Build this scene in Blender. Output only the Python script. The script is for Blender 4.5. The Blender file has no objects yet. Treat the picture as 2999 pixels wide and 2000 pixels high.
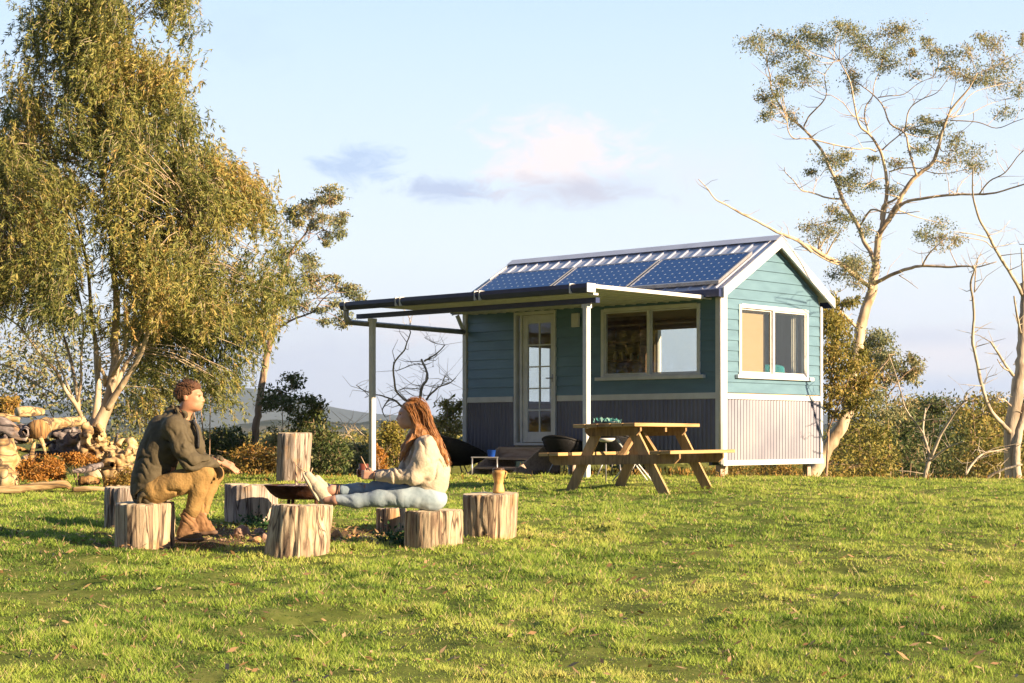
import bpy, math, random
import numpy as np
from mathutils import Vector, Matrix
random.seed(7); rng = np.random.default_rng(11)
S = bpy.context.scene
COL = S.collection
F0 = 5000.0; YH = 1272.0
def P(px, py, Y):
    return np.array([(px-1500.0)/F0*Y, Y, (YH-py)/F0*Y])
def crop(ox, oy, s):
    return lambda x, y: (ox+x/s, oy+y/s)
def smooth01(t):
    t = np.clip(t, 0, 1); return t*t*(3-2*t)
# ---------------------------------------------------------------- noise
def _h(ix, iy, iz):
    v = np.sin(ix*127.1+iy*311.7+iz*74.7)*43758.5453
    return v-np.floor(v)
def vn(p, s=1.0, seed=0.0):
    p = np.asarray(p, float)*s+seed*13.37
    i = np.floor(p); f = p-i; f = f*f*(3-2*f)
    x, y, z = i[..., 0], i[..., 1], i[..., 2]; fx, fy, fz = f[..., 0], f[..., 1], f[..., 2]
    r = 0
    for dx in (0, 1):
        for dy in (0, 1):
            for dz in (0, 1):
                r = r+_h(x+dx, y+dy, z+dz)*(fx if dx else 1-fx)*(fy if dy else 1-fy)*(fz if dz else 1-fz)
    return r*2-1
def fbm(p, s=1.0, o=3, seed=0.0):
    r = 0; a = 1.0; t = 0
    for k in range(o):
        r = r+a*vn(p, s*2**k, seed+k); t += a; a *= .5
    return r/t
# ---------------------------------------------------------------- object helpers
def tag(o, label=None, cat=None, group=None, kind=None):
    if label: o['label'] = label
    if cat: o['category'] = cat
    if group: o['group'] = group
    if kind: o['kind'] = kind
    return o
def thing(name, loc, label, cat, group=None, rz=0.0):
    o = bpy.data.objects.new(name, None); COL.objects.link(o)
    o.empty_display_size = .1
    o.location = tuple(float(c) for c in loc); o.rotation_euler = (0, 0, rz)
    tag(o, label, cat, group)
    return o
def root_matrix(o):
    m = Matrix.Identity(4)
    while o is not None:
        m = (Matrix.Translation(o.location) @ o.rotation_euler.to_matrix().to_4x4()) @ m
        o = o.parent
    return m
def mesh(name, v, faces=None, quads=None, tris=None, mats=(), parent=None, smooth=True, rnd=None, midx=None):
    """v in WORLD coordinates; stored in the parent's frame."""
    v = np.asarray(v, dtype=np.float64).reshape(-1, 3)
    if parent is not None:
        m = np.array(root_matrix(parent).inverted())
        v = v @ m[:3, :3].T + m[:3, 3]
    me = bpy.data.meshes.new(name)
    if faces is not None:
        me.from_pydata([tuple(c) for c in v], [], faces)
    else:
        q = quads if quads is not None else tris
        k = q.shape[1]
        me.vertices.add(len(v)); me.vertices.foreach_set('co', v.astype(np.float32).ravel())
        me.loops.add(q.size); me.loops.foreach_set('vertex_index', q.astype(np.int32).ravel())
        me.polygons.add(len(q)); me.polygons.foreach_set('loop_start', np.arange(0, q.size, k, dtype=np.int32))
        me.update(calc_edges=True)
    if smooth: me.polygons.foreach_set('use_smooth', np.ones(len(me.polygons), dtype=bool))
    for m_ in (mats if isinstance(mats, (list, tuple)) else [mats]): me.materials.append(m_)
    if midx is not None: me.polygons.foreach_set('material_index', np.asarray(midx, dtype=np.int32))
    if rnd is not None:
        a = me.attributes.new('rnd', 'FLOAT', 'FACE'); a.data.foreach_set('value', np.asarray(rnd, dtype=np.float32))
    me.update()
    o = bpy.data.objects.new(name, me); COL.objects.link(o)
    if parent is not None: o.parent = parent
    return o
class MB:
    """collects boxes / prisms / tubes in some frame, world-mapped by M (4x4)"""
    def __init__(s, M=None): s.v = []; s.f = []; s.M = M; s.sm = []
    def add(s, v, f):
        n = len(s.v); s.v += [tuple(map(float, c)) for c in v]; s.f += [tuple(i+n for i in q) for q in f]; return s
    def box(s, x0, x1, y0, y1, z0, z1, b=0.0):
        if x0 > x1: x0, x1 = x1, x0
        if y0 > y1: y0, y1 = y1, y0
        if z0 > z1: z0, z1 = z1, z0
        if b <= 0:
            v = [(x, y, z) for x in (x0, x1) for y in (y0, y1) for z in (z0, z1)]
            return s.add(v, [(0, 1, 3, 2), (4, 6, 7, 5), (0, 4, 5, 1), (2, 3, 7, 6), (0, 2, 6, 4), (1, 5, 7, 3)])
        import bmesh
        bm = bmesh.new(); bmesh.ops.create_cube(bm, size=1)
        bmesh.ops.scale(bm, vec=(x1-x0, y1-y0, z1-z0), verts=bm.verts)
        bmesh.ops.translate(bm, vec=((x0+x1)/2, (y0+y1)/2, (z0+z1)/2), verts=bm.verts)
        bmesh.ops.bevel(bm, geom=bm.edges[:], offset=b, segments=1, affect='EDGES')
        bm.verts.index_update()
        s.add([v.co[:] for v in bm.verts], [[v.index for v in f.verts] for f in bm.faces]); bm.free(); return s
    def prism(s, poly, axis, a, b):
        """poly: list of 2D points in the other two axes (cyclic order), extruded along axis from a to b"""
        n = len(poly); v = []
        for c in (a, b):
            for p in poly:
                q = list(p); q.insert(axis, c); v.append(q)
        f = [tuple(range(n))[::-1], tuple(range(n, 2*n))]+[(i, (i+1) % n, n+(i+1) % n, n+i) for i in range(n)]
        return s.add(v, f)
    def beam(s, p, q, w, h, up=(0, 0, 1)):
        p = Vector(p); q = Vector(q); d = (q-p).normalized(); u = Vector(up); sd = d.cross(u).normalized(); u = sd.cross(d)
        v = [tuple(c+sd*(i*w/2)+u*(j*h/2)) for c in (p, q) for i in (-1, 1) for j in (-1, 1)]
        return s.add(v, [(0, 1, 3, 2), (4, 6, 7, 5), (0, 4, 5, 1), (2, 3, 7, 6), (0, 2, 6, 4), (1, 5, 7, 3)])
    def tube(s, pts, r, n=10, cap=True):
        v, f = tube_geo(pts, r, n, cap); return s.add(v, f)
    def build(s, name, mats, parent=None, smooth=False, kind=None):
        v = np.array(s.v)
        if s.M is not None: v = v @ s.M[:3, :3].T + s.M[:3, 3]
        o = mesh(name, v, faces=s.f, mats=mats, parent=parent, smooth=smooth)
        if smooth == 'auto': pass
        return o
def catmull(pts, sub=4):
    pts = np.array(pts, float)
    if len(pts) < 3 or sub <= 1: 
        return pts if sub <= 1 else np.array([pts[0]*(1-t)+pts[-1]*t for t in np.linspace(0, 1, sub+1)])
    e = np.vstack([2*pts[0]-pts[1], pts, 2*pts[-1]-pts[-2]]); out = []
    for i in range(1, len(e)-2):
        p0, p1, p2, p3 = e[i-1:i+3]
        for t in np.arange(sub)/sub:
            out.append(.5*((2*p1)+(-p0+p2)*t+(2*p0-5*p1+4*p2-p3)*t*t+(-p0+3*p1-3*p2+p3)*t**3))
    out.append(pts[-1]); return np.array(out)
def tube_geo(pts, r, n=8, cap=True, wob=0.0, seed=0):
    pts = np.array(pts, float); m = len(pts)
    r = np.full(m, r) if np.isscalar(r) else np.interp(np.linspace(0, 1, m), np.linspace(0, 1, len(r)), r)
    d = np.gradient(pts, axis=0); d /= np.linalg.norm(d, axis=1)[:, None]+1e-9
    ref = np.array([0, 0, 1.0]) if abs(d[0][2]) < .9 else np.array([1.0, 0, 0])
    u = np.cross(ref, d[0]); u /= np.linalg.norm(u); V_ = []
    th = np.arange(n)/n*2*math.pi
    for i in range(m):
        u = u-d[i]*np.dot(u, d[i]); u /= np.linalg.norm(u)+1e-9; w = np.cross(d[i], u)
        ring = pts[i]+r[i]*(np.cos(th)[:, None]*u+np.sin(th)[:, None]*w)
        V_.append(ring)
    v = np.vstack(V_)
    if wob > 0:
        c = np.repeat(pts, n, axis=0); dv = v-c
        v = c+dv*(1+wob*fbm(v*1.0, 6.0, 3, seed)[:, None])
    f = [(i*n+j, i*n+(j+1) % n, (i+1)*n+(j+1) % n, (i+1)*n+j) for i in range(m-1) for j in range(n)]
    if cap: f += [tuple(range(n))[::-1], tuple(range((m-1)*n, m*n))]
    return v, f
# ---------------------------------------------------------------- materials
def newmat(name):
    m = bpy.data.materials.new(name); m.use_nodes = True; nt = m.node_tree; nt.nodes.clear()
    out = nt.nodes.new('ShaderNodeOutputMaterial'); return m, nt, out
def nd(nt, t, **k):
    n = nt.nodes.new(t)
    for a, b in k.items():
        if a.startswith('i_'):
            key = a[2:]
            key = int(key) if key.isdigit() else key.replace('_', ' ')
            n.inputs[key].default_value = b
        else: setattr(n, a, b)
    return n
def ramp(nt, stops, interp='LINEAR'):
    n = nt.nodes.new('ShaderNodeValToRGB'); cr = n.color_ramp; cr.interpolation = interp
    while len(cr.elements) > 1: cr.elements.remove(cr.elements[-1])
    cr.elements[0].position = stops[0][0]; cr.elements[0].color = (*stops[0][1], 1)
    for p, c in stops[1:]:
        e = cr.elements.new(p); e.color = (*c, 1)
    return n
def mat(name, stops, scale=8, stretch=(1, 1, 1), rough=.7, metal=0.0, bump=.0, bscale=None, spec=.3, detail=5, coord='Object', dist=0.0, coat=0.0, wave=None):
    """procedural: noise -> ramp -> Principled, with noise bump"""
    m, nt, out = newmat(name)
    b = nd(nt, 'ShaderNodeBsdfPrincipled'); b.inputs['Roughness'].default_value = rough; b.inputs['Metallic'].default_value = metal
    b.inputs['Specular IOR Level'].default_value = spec; b.inputs['Coat Weight'].default_value = coat
    tc = nd(nt, 'ShaderNodeTexCoord'); mp = nd(nt, 'ShaderNodeMapping'); mp.inputs['Scale'].default_value = stretch
    nt.links.new(tc.outputs[coord], mp.inputs['Vector'])
    ns = nd(nt, 'ShaderNodeTexNoise'); ns.inputs['Scale'].default_value = scale; ns.inputs['Detail'].default_value = detail; ns.inputs['Distortion'].default_value = dist
    nt.links.new(mp.outputs[0], ns.inputs['Vector'])
    if len(stops) == 1: stops = [(0.3, tuple(c*.9 for c in stops[0])), (.7, tuple(min(1, c*1.08) for c in stops[0]))]
    elif not isinstance(stops[0][0], (int, float)) or len(stops[0]) == 3:
        k = len(stops); stops = [(.28+.44*i/(k-1), c) for i, c in enumerate(stops)]
    rp = ramp(nt, stops); nt.links.new(ns.outputs['Fac'], rp.inputs[0]); nt.links.new(rp.outputs[0], b.inputs['Base Color'])
    if bump > 0:
        n2 = nd(nt, 'ShaderNodeTexNoise'); n2.inputs['Scale'].default_value = bscale or scale*2; n2.inputs['Detail'].default_value = 6
        nt.links.new(mp.outputs[0], n2.inputs['Vector'])
        bp = nd(nt, 'ShaderNodeBump'); bp.inputs['Strength'].default_value = bump; bp.inputs['Distance'].default_value = .02
        nt.links.new(n2.outputs['Fac'], bp.inputs['Height']); nt.links.new(bp.outputs[0], b.inputs['Normal'])
    nt.links.new(b.outputs[0], out.inputs[0]); return m
def leafmat(name, stops, trans=.35, rough=.55, spec=.25):
    m, nt, out = newmat(name)
    at = nd(nt, 'ShaderNodeAttribute'); at.attribute_name = 'rnd'
    rp = ramp(nt, stops); nt.links.new(at.outputs['Fac'], rp.inputs[0])
    b = nd(nt, 'ShaderNodeBsdfPrincipled'); b.inputs['Roughness'].default_value = rough; b.inputs['Specular IOR Level'].default_value = spec
    nt.links.new(rp.outputs[0], b.inputs['Base Color'])
    t = nd(nt, 'ShaderNodeBsdfTranslucent'); nt.links.new(rp.outputs[0], t.inputs['Color'])
    mx = nd(nt, 'ShaderNodeMixShader'); mx.inputs[0].default_value = trans
    nt.links.new(b.outputs[0], mx.inputs[1]); nt.links.new(t.outputs[0], mx.inputs[2]); nt.links.new(mx.outputs[0], out.inputs[0]); return m
def even(*cs):
    k = len(cs); return [(i/(k-1), c) for i, c in enumerate(cs)]
def glassmat():
    m, nt, out = newmat('window_glass')
    l0 = nd(nt, 'ShaderNodeLayerWeight'); l0.inputs[0].default_value = .5
    lp = nd(nt, 'ShaderNodeMath', operation='POWER'); lp.inputs[1].default_value = 4; nt.links.new(l0.outputs['Facing'], lp.inputs[0])
    lw = nd(nt, 'ShaderNodeMath', operation='MULTIPLY_ADD'); lw.inputs[1].default_value = .8; lw.inputs[2].default_value = .05; nt.links.new(lp.outputs[0], lw.inputs[0])
    tr = nd(nt, 'ShaderNodeBsdfTransparent'); tr.inputs[0].default_value = (.93, .95, .94, 1)
    gl = nd(nt, 'ShaderNodeBsdfGlossy'); gl.inputs['Roughness'].default_value = .02
    ma = nd(nt, 'ShaderNodeMath', operation='MULTIPLY'); ma.inputs[1].default_value = 1.0
    nt.links.new(lw.outputs[0], ma.inputs[0])
    mx = nd(nt, 'ShaderNodeMixShader'); nt.links.new(ma.outputs[0], mx.inputs[0]); nt.links.new(tr.outputs[0], mx.inputs[1]); nt.links.new(gl.outputs[0], mx.inputs[2])
    nt.links.new(mx.outputs[0], out.inputs[0]); return m
M = {}
M['white'] = mat('white_paint', [(.66, .66, .66)], 6, rough=.45, bump=.05, bscale=40)
M['board'] = mat('teal_paint', [(.080, .160, .222), (.096, .190, .26), (.112, .215, .29)], 2.2, (1, 1, 4), spec=.65, rough=.38, bump=.08, bscale=25)
M['corr'] = mat('corrugated_zinc', [(.122, .124, .165), (.158, .160, .20), (.19, .188, .22)], 2.2, (1, 1, .6), rough=.46, metal=.8, spec=.5)
M['roofmetal'] = mat('roof_zinc', [(.46, .48, .58), (.56, .58, .68)], 2.5, rough=.4, metal=.15, spec=.5)
M['navy'] = mat('navy_steel', [(.022, .034, .10), (.032, .046, .13)], 4, rough=.35, spec=.5)
M['lining'] = mat('cream_lining', [(.58, .46, .28), (.64, .52, .34)], 3, (1, 1, 14), rough=.7)
M['inwood'] = mat('interior_wood', [(.10, .055, .028), (.22, .13, .07), (.32, .2, .11)], 5, (1, 1, 5), rough=.6)
M['tan'] = mat('tan_blind', [(.34, .24, .14), (.38, .28, .17)], 3, (1, 1, 30), rough=.8)
M['curtain'] = mat('grey_curtain', [(.42, .40, .37), (.5, .48, .45)], 5, (6, 6, .5), rough=.9)
M['teal'] = mat('teal_cloth', [(.01, .16, .20), (.02, .24, .28)], 14, rough=.9, bump=.2)
M['glass'] = glassmat()
M['black'] = mat('black_cord', [(.008, .008, .01), (.018, .018, .022)], 30, rough=.6, bump=.3, bscale=80)
M['steel'] = mat('grey_steel', [(.30, .30, .32), (.42, .42, .45)], 12, rough=.4, metal=.6)
M['stepwood'] = mat('weathered_step_wood', [(.30, .21, .17), (.44, .33, .27), (.52, .41, .34)], 5, (1, 6, 6), rough=.8, bump=.2, bscale=30)
M['pine'] = mat('weathered_pine', [(.16, .10, .055), (.32, .20, .10), (.42, .28, .15)], 4, (7, 1, 1), rough=.75, bump=.25, bscale=18, dist=.6)
M['piney'] = mat('weathered_pine_long', [(.22, .13, .06), (.42, .27, .12), (.52, .35, .17)], 4, (1, .25, 4), rough=.75, bump=.25, bscale=18, dist=.6)
M['pinez'] = mat('weathered_pine_upright', [(.24, .15, .08), (.40, .27, .13), (.50, .34, .18)], 4, (6, 6, .8), rough=.75, bump=.25, bscale=18, dist=.6)
SKYK, SKYS, HAZE, EXPO = 6.9, .064, 0.00013, 1.55
# ================================================================ GROUND
def ground_h(x, y):
    x = np.asarray(x, float); y = np.asarray(y, float)
    ys = [-30, 0, 5, 7.2, 10, 11.9, 12.5, 13.1, 14.5, 17.0, 18.5, 20, 22, 24, 25.5, 27, 30, 35, 45, 70, 120, 300, 900, 3000, 9000]
    zs = [-2.2, -1.45, -1.17, -1.06, -.925, -.845, -.82, -.79, -.73, -.675, -.65, -.62, -.585, -.595, -.64, -.74, -1.05, -1.7, -3.3, -7, -12, -18, -25, -30, -30]
    z = np.interp(y, ys, zs)
    z = z-np.clip(x-2.5, 0, 12)*.014*smooth01((y-14)/8)
    near = smooth01((y-3)/3)*(1-smooth01((y-26)/6))
    p = np.stack([x, y, np.zeros_like(x)], -1)
    z = z+near*(.040*fbm(p, 1.5, 3, 1.)+.026*vn(p, 4.3, 2.)+.013*vn(p, 9.5, 3.))
    return z
def grow(a, b, s0, k):
    out = [a]; s = s0
    while out[-1] < b: out.append(out[-1]+s); s *= k
    return out
xd = np.arange(-9, 9.001, .075); gx = grow(9.1, 6800, .15, 1.3)
xs = np.array([-c for c in gx[::-1]]+list(xd)+gx)
yd = np.arange(4, 28.01, .075); gy = grow(28.1, 5600, .15, 1.25)
ys_ = np.array([-60, -30, -15, -8, -4, -1, 1, 2.5, 3.3]+list(yd)+gy)
GX, GY = np.meshgrid(xs, ys_, indexing='ij'); GZ = ground_h(GX, GY)
nx, ny = GX.shape; idx = np.arange(nx*ny).reshape(nx, ny)
gq = np.stack([idx[:-1, :-1], idx[1:, :-1], idx[1:, 1:], idx[:-1, 1:]], -1).reshape(-1, 4)
def groundmat():
    m, nt, out = newmat('meadow_ground'); L = nt.links.new
    b = nd(nt, 'ShaderNodeBsdfPrincipled'); b.inputs['Roughness'].default_value = .95; b.inputs['Specular IOR Level'].default_value = .05
    g = nd(nt, 'ShaderNodeNewGeometry')
    n1 = nd(nt, 'ShaderNodeTexNoise'); n1.inputs['Scale'].default_value = 9; n1.inputs['Detail'].default_value = 8; n1.inputs['Roughness'].default_value = .7
    n2 = nd(nt, 'ShaderNodeTexNoise'); n2.inputs['Scale'].default_value = .9; n2.inputs['Detail'].default_value = 4
    L(g.outputs['Position'], n1.inputs['Vector']); L(g.outputs['Position'], n2.inputs['Vector'])
    r1 = ramp(nt, [(.3, (.045, .06, .015)), (.5, (.12, .16, .030)), (.62, (.19, .21, .055)), (.75, (.24, .19, .09))])
    r2 = ramp(nt, [(.3, (.07, .095, .02)), (.7, (.17, .16, .055))])
    L(n1.outputs['Fac'], r1.inputs[0]); L(n2.outputs['Fac'], r2.inputs[0])
    mx = nd(nt, 'ShaderNodeMix', data_type='RGBA'); mx.inputs[0].default_value = .45
    L(r1.outputs[0], mx.inputs[6]); L(r2.outputs[0], mx.inputs[7])
    vd = nd(nt, 'ShaderNodeVectorMath', operation='DISTANCE'); vm = nd(nt, 'ShaderNodeVectorMath', operation='MULTIPLY'); vm.inputs[1].default_value = (.62, 1, 0); L(g.outputs['Position'], vm.inputs[0]); L(vm.outputs[0], vd.inputs[0]); vd.inputs[1].default_value = (-1.9*.62, 13.0, 0)
    ad = nd(nt, 'ShaderNodeMath', operation='ADD'); L(vd.outputs['Value'], ad.inputs[0]); nn = nd(nt, 'ShaderNodeMath', operation='MULTIPLY'); nn.inputs[1].default_value = 1.1; L(n1.outputs['Fac'], nn.inputs[0]); L(nn.outputs[0], ad.inputs[1])
    rb = ramp(nt, [(.0, (1, 1, 1)), (.62, (1, 1, 1)), (.80, (0, 0, 0))]); hf = nd(nt, 'ShaderNodeMath', operation='MULTIPLY'); hf.inputs[1].default_value = .5; L(ad.outputs[0], hf.inputs[0]); L(hf.outputs[0], rb.inputs[0])
    mb = nd(nt, 'ShaderNodeMix', data_type='RGBA'); L(rb.outputs[0], mb.inputs[0]); L(mx.outputs[2], mb.inputs[6]); mb.inputs[7].default_value = (.13, .085, .05, 1); mx = mb
    # farther than the hill top: dry bush land
    sx = nd(nt, 'ShaderNodeSeparateXYZ'); L(g.outputs['Position'], sx.inputs[0])
    mr = nd(nt, 'ShaderNodeMapRange'); mr.inputs[1].default_value = 30; mr.inputs[2].default_value = 60; L(sx.outputs[1], mr.inputs[0])
    n3 = nd(nt, 'ShaderNodeTexNoise'); n3.inputs['Scale'].default_value = .02; n3.inputs['Detail'].default_value = 10; n3.inputs['Roughness'].default_value = .75; L(g.outputs['Position'], n3.inputs['Vector'])
    r3 = ramp(nt, [(.35, (.025, .035, .018)), (.5, (.06, .07, .035)), (.65, (.16, .14, .08))]); L(n3.outputs['Fac'], r3.inputs[0])
    m2 = nd(nt, 'ShaderNodeMix', data_type='RGBA'); L(mr.outputs[0], m2.inputs[0]); L(mx.outputs[2], m2.inputs[6]); L(r3.outputs[0], m2.inputs[7])
    L(m2.outputs[2], b.inputs['Base Color'])
    bp = nd(nt, 'ShaderNodeBump'); bp.inputs['Strength'].default_value = .5; bp.inputs['Distance'].default_value = .02; L(n1.outputs['Fac'], bp.inputs['Height']); L(bp.outputs[0], b.inputs['Normal'])
    L(b.outputs[0], out.inputs[0]); return m
gmat = groundmat()
tag(mesh('ground', np.stack([GX, GY, GZ], -1), quads=gq, mats=gmat), kind='structure')
# ---- hills: ridges with real depth
hillmat = mat('far_hill_bush', [(.02, .03, .02), (.06, .07, .045), (.18, .16, .11)], .03, detail=12, rough=1, spec=0)
farmat = mat('far_mountain_bush', [(.05, .06, .045), (.08, .09, .065)], .002, detail=12, rough=1, spec=0)
def ridge(name, prof, Y, depth, base, m, rough=.0, sc=.01):
    pxs = [p[0] for p in prof]; pys = [p[1] for p in prof]
    us = np.linspace(min(pxs), max(pxs), 260); ts = np.linspace(-1, 1, 25); vs = []
    for t in ts:
        yy = Y+t*depth
        top = (YH-np.interp(us, pxs, pys))/F0*Y
        top = np.convolve(np.pad(top, 3, mode='edge'), np.ones(7)/7, 'valid')
        x = (us-1500)/F0*Y
        p = np.stack([x, np.full_like(x, yy), np.zeros_like(x)], -1)
        k = math.cos(t*math.pi/2)**1.3
        z = base+(top-base)*k*(1+.0*t)+rough*fbm(p, sc, 4, 3.)*(.3+k*.7)
        vs.append(np.stack([x, np.full_like(x, yy), z], -1))
    v = np.array(vs); a, b_ = v.shape[:2]; ix = np.arange(a*b_).reshape(a, b_)
    q = np.stack([ix[:-1, :-1], ix[:-1, 1:], ix[1:, 1:], ix[1:, :-1]], -1).reshape(-1, 4)
    tag(mesh(name, v, quads=q, mats=m), kind='structure')
ridge('mountain', [(-1500, 1240), (-600, 1215), (100, 1180), (420, 1158), (560, 1136), (690, 1128), (800, 1146), (940, 1184), (1100, 1212), (1280, 1222), (1500, 1216), (1900, 1232), (2300, 1222), (2700, 1206), (3100, 1228), (4200, 1240)], 4700, 1200, -90, farmat, 9, .002)
ridge('hills', [(-1500, 1240), (-200, 1246), (300, 1242), (640, 1250), (740, 1238), (860, 1240), (960, 1233), (1100, 1243), (1300, 1250), (1700, 1248), (2200, 1250), (2500, 1246), (2900, 1252), (4200, 1255)], 1500, 420, -70, hillmat, 7.0, .02)
# ================================================================ GRASS
def grass():
    N = 1080000
    u = rng.random(N); Y = 6.7*(27.5/6.7)**u; Y = Y**1.0
    X = (rng.random(N)*2-1)*(.34*Y+2.6)
    p = np.stack([X, Y, np.zeros(N)], -1)
    c1 = fbm(p, 2.2, 3, 5.); c2 = vn(p, 7.0, 6.); c3 = fbm(p, .6, 2, 8.)
    dens = np.clip(.72+.5*c1+.35*c2, .22, 1)
    fp = np.exp(-(((X+1.7)/1.5)**2+((Y-13.2)/.9)**2)*1.6)      # worn ground round the fire
    keep = (rng.random(N) < dens*(1-.75*fp))
    X, Y, c1, c2, c3 = X[keep], Y[keep], c1[keep], c2[keep], c3[keep]; N = len(X)
    Z = ground_h(X, Y)-.004
    h = (.013+.020*rng.random(N)**1.3)*(1+1.0*np.clip(c1+.7*c2, -.6, 1.4))
    tall = rng.random(N) < .004; h = np.where(tall, h*2.6, h)
    w = .0013+.00030*Y; w = w*(.7+.6*rng.random(N)); w = np.where(tall, w*.5, w)
    a = rng.random(N)*2*math.pi; lean = h*(.25+.9*rng.random(N)); b = rng.random(N)*2*math.pi
    base = np.stack([X, Y, Z], -1); side = np.stack([np.cos(a), np.sin(a), 0*a], -1)*w[:, None]
    tip = base+np.stack([np.cos(b)*lean, np.sin(b)*lean, h], -1)
    v = np.stack([base-side, base+side, tip], 1).reshape(-1, 3)
    t = np.arange(3*N).reshape(N, 3)
    dry = rng.random(N)
    r = np.clip(.40+.30*c3+.28*c2+.20*(dry-.5), 0, .82); r = np.where((dry > .93) | tall, .88+.12*rng.random(N), r)
    m = leafmat('grass_blades', [(0, (.06, .10, .02)), (.22, (.13, .22, .04)), (.45, (.33, .44, .075)), (.75, (.52, .54, .14)), (.9, (.60, .46, .22)), (1, (.66, .54, .34))], .4, .6, .15)
    o = mesh('grass', v, tris=t, mats=m, smooth=False, rnd=r)
    tag(o, 'short green and straw coloured grass over the hilltop', 'grass', kind='stuff')
grass()
def litter():
    N = 3600
    Y = 6.9*(24/6.9)**rng.random(N); X = (rng.random(N)*2-1)*(.33*Y+.3)
    k = N//3; X[:k] = -2.+rng.normal(0, 1., k); Y[:k] = 13.1+rng.normal(0, .6, k)
    z = ground_h(X, Y)+.012+.02*rng.random(N); a = rng.random(N)*6.28
    l = .014+.02*rng.random(N); w = l*.3
    d = np.stack([np.cos(a), np.sin(a), rng.normal(0, .35, N)], -1)*l[:, None]; s = np.stack([-np.sin(a), np.cos(a), rng.normal(0, .5, N)], -1)*w[:, None]
    c = np.stack([X, Y, z], -1)
    v = np.stack([c-d, c+s, c+d, c-s], 1).reshape(-1, 3)
    m = leafmat('dead_leaves', even((.12, .07, .03), (.30, .18, .09), (.42, .30, .17)), .1)
    tag(mesh('fallen_leaves', v, quads=np.arange(4*N).reshape(N, 4), mats=m, smooth=False, rnd=rng.random(N)), 'brown fallen gum leaves scattered in the grass', 'leaf litter', kind='stuff')
litter()
# ================================================================ TREES
def kite(c, d, L, W, r=None):
    n = len(c); d = d/(np.linalg.norm(d, axis=1)[:, None]+1e-9)
    q = rng.normal(0, 1, (n, 3)); s = np.cross(d, q); s /= np.linalg.norm(s, axis=1)[:, None]+1e-9
    nn = np.cross(d, s); L = L[:, None]; W = W[:, None]
    mid = c+d*L*.42+nn*L*.06
    return np.stack([c, mid+s*W*.5, c+d*L+nn*L*(-.05), mid-s*W*.5], 1).reshape(-1, 3)
def in_blob(n, c, r, k=7, tight=.52):
    """leaf positions bunched round k twig tips inside an ellipsoid"""
    k = int(k*2.2)
    t = rng.normal(0, 1, (k, 3)); t /= np.linalg.norm(t, axis=1)[:, None]; t *= (.2+.95*rng.random(k)**.7)[:, None]
    w = rng.random(k)**1.5+.1; i = rng.choice(k, n, p=w/w.sum())
    s = tight*(.45+.7*rng.random(k))
    p = t[i]+np.clip(rng.normal(0, 1, (n, 3)), -1.9, 1.9)*s[i][:, None]*np.array([1.15, 1.15, .75])
    return c+p*r, c+t*r
BARKS = {}
BARKS['gum'] = mat('smooth_gum_bark', [(.24, .16, .10), (.50, .39, .27), (.66, .55, .42)], 2.4, (2, 2, .5), rough=.7, bump=.3, bscale=9, dist=1.2)
BARKS['rough'] = mat('rough_gum_bark', [(.16, .10, .07), (.33, .22, .15), (.45, .34, .25)], 3, (3, 3, .5), rough=.9, bump=.5, bscale=14, dist=1)
BARKS['dead'] = mat('dead_bleached_wood', [(.20, .15, .11), (.44, .37, .29), (.60, .52, .42)], 2.2, (3, 3, .5), rough=.85, bump=.4, bscale=16, dist=1)
LEAF = {}
LEAF['willow'] = leafmat('weeping_gum_leaves', even((.04, .065, .028), (.14, .165, .055), (.29, .305, .085), (.47, .38, .12), (.57, .34, .13)), .36)
LEAF['gum'] = leafmat('gum_leaves', even((.11, .14, .09), (.20, .24, .12), (.34, .32, .15), (.47, .33, .18)), .3)
LEAF['olive'] = leafmat('olive_leaves', even((.08, .10, .025), (.20, .20, .045), (.34, .28, .07), (.44, .29, .09)), .3)
LEAF['dark'] = leafmat('dark_bush_leaves', even((.022, .045, .016), (.055, .085, .025), (.11, .14, .045), (.24, .19, .08)), .25)
LEAF['gold'] = leafmat('golden_bush_leaves', even((.12, .11, .03), (.26, .19, .045), (.38, .24, .06), (.42, .20, .06)), .3)
LEAF['orange'] = leafmat('orange_bush_leaves', even((.16, .10, .03), (.38, .19, .04), (.50, .22, .05), (.45, .32, .1)), .3)
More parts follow.
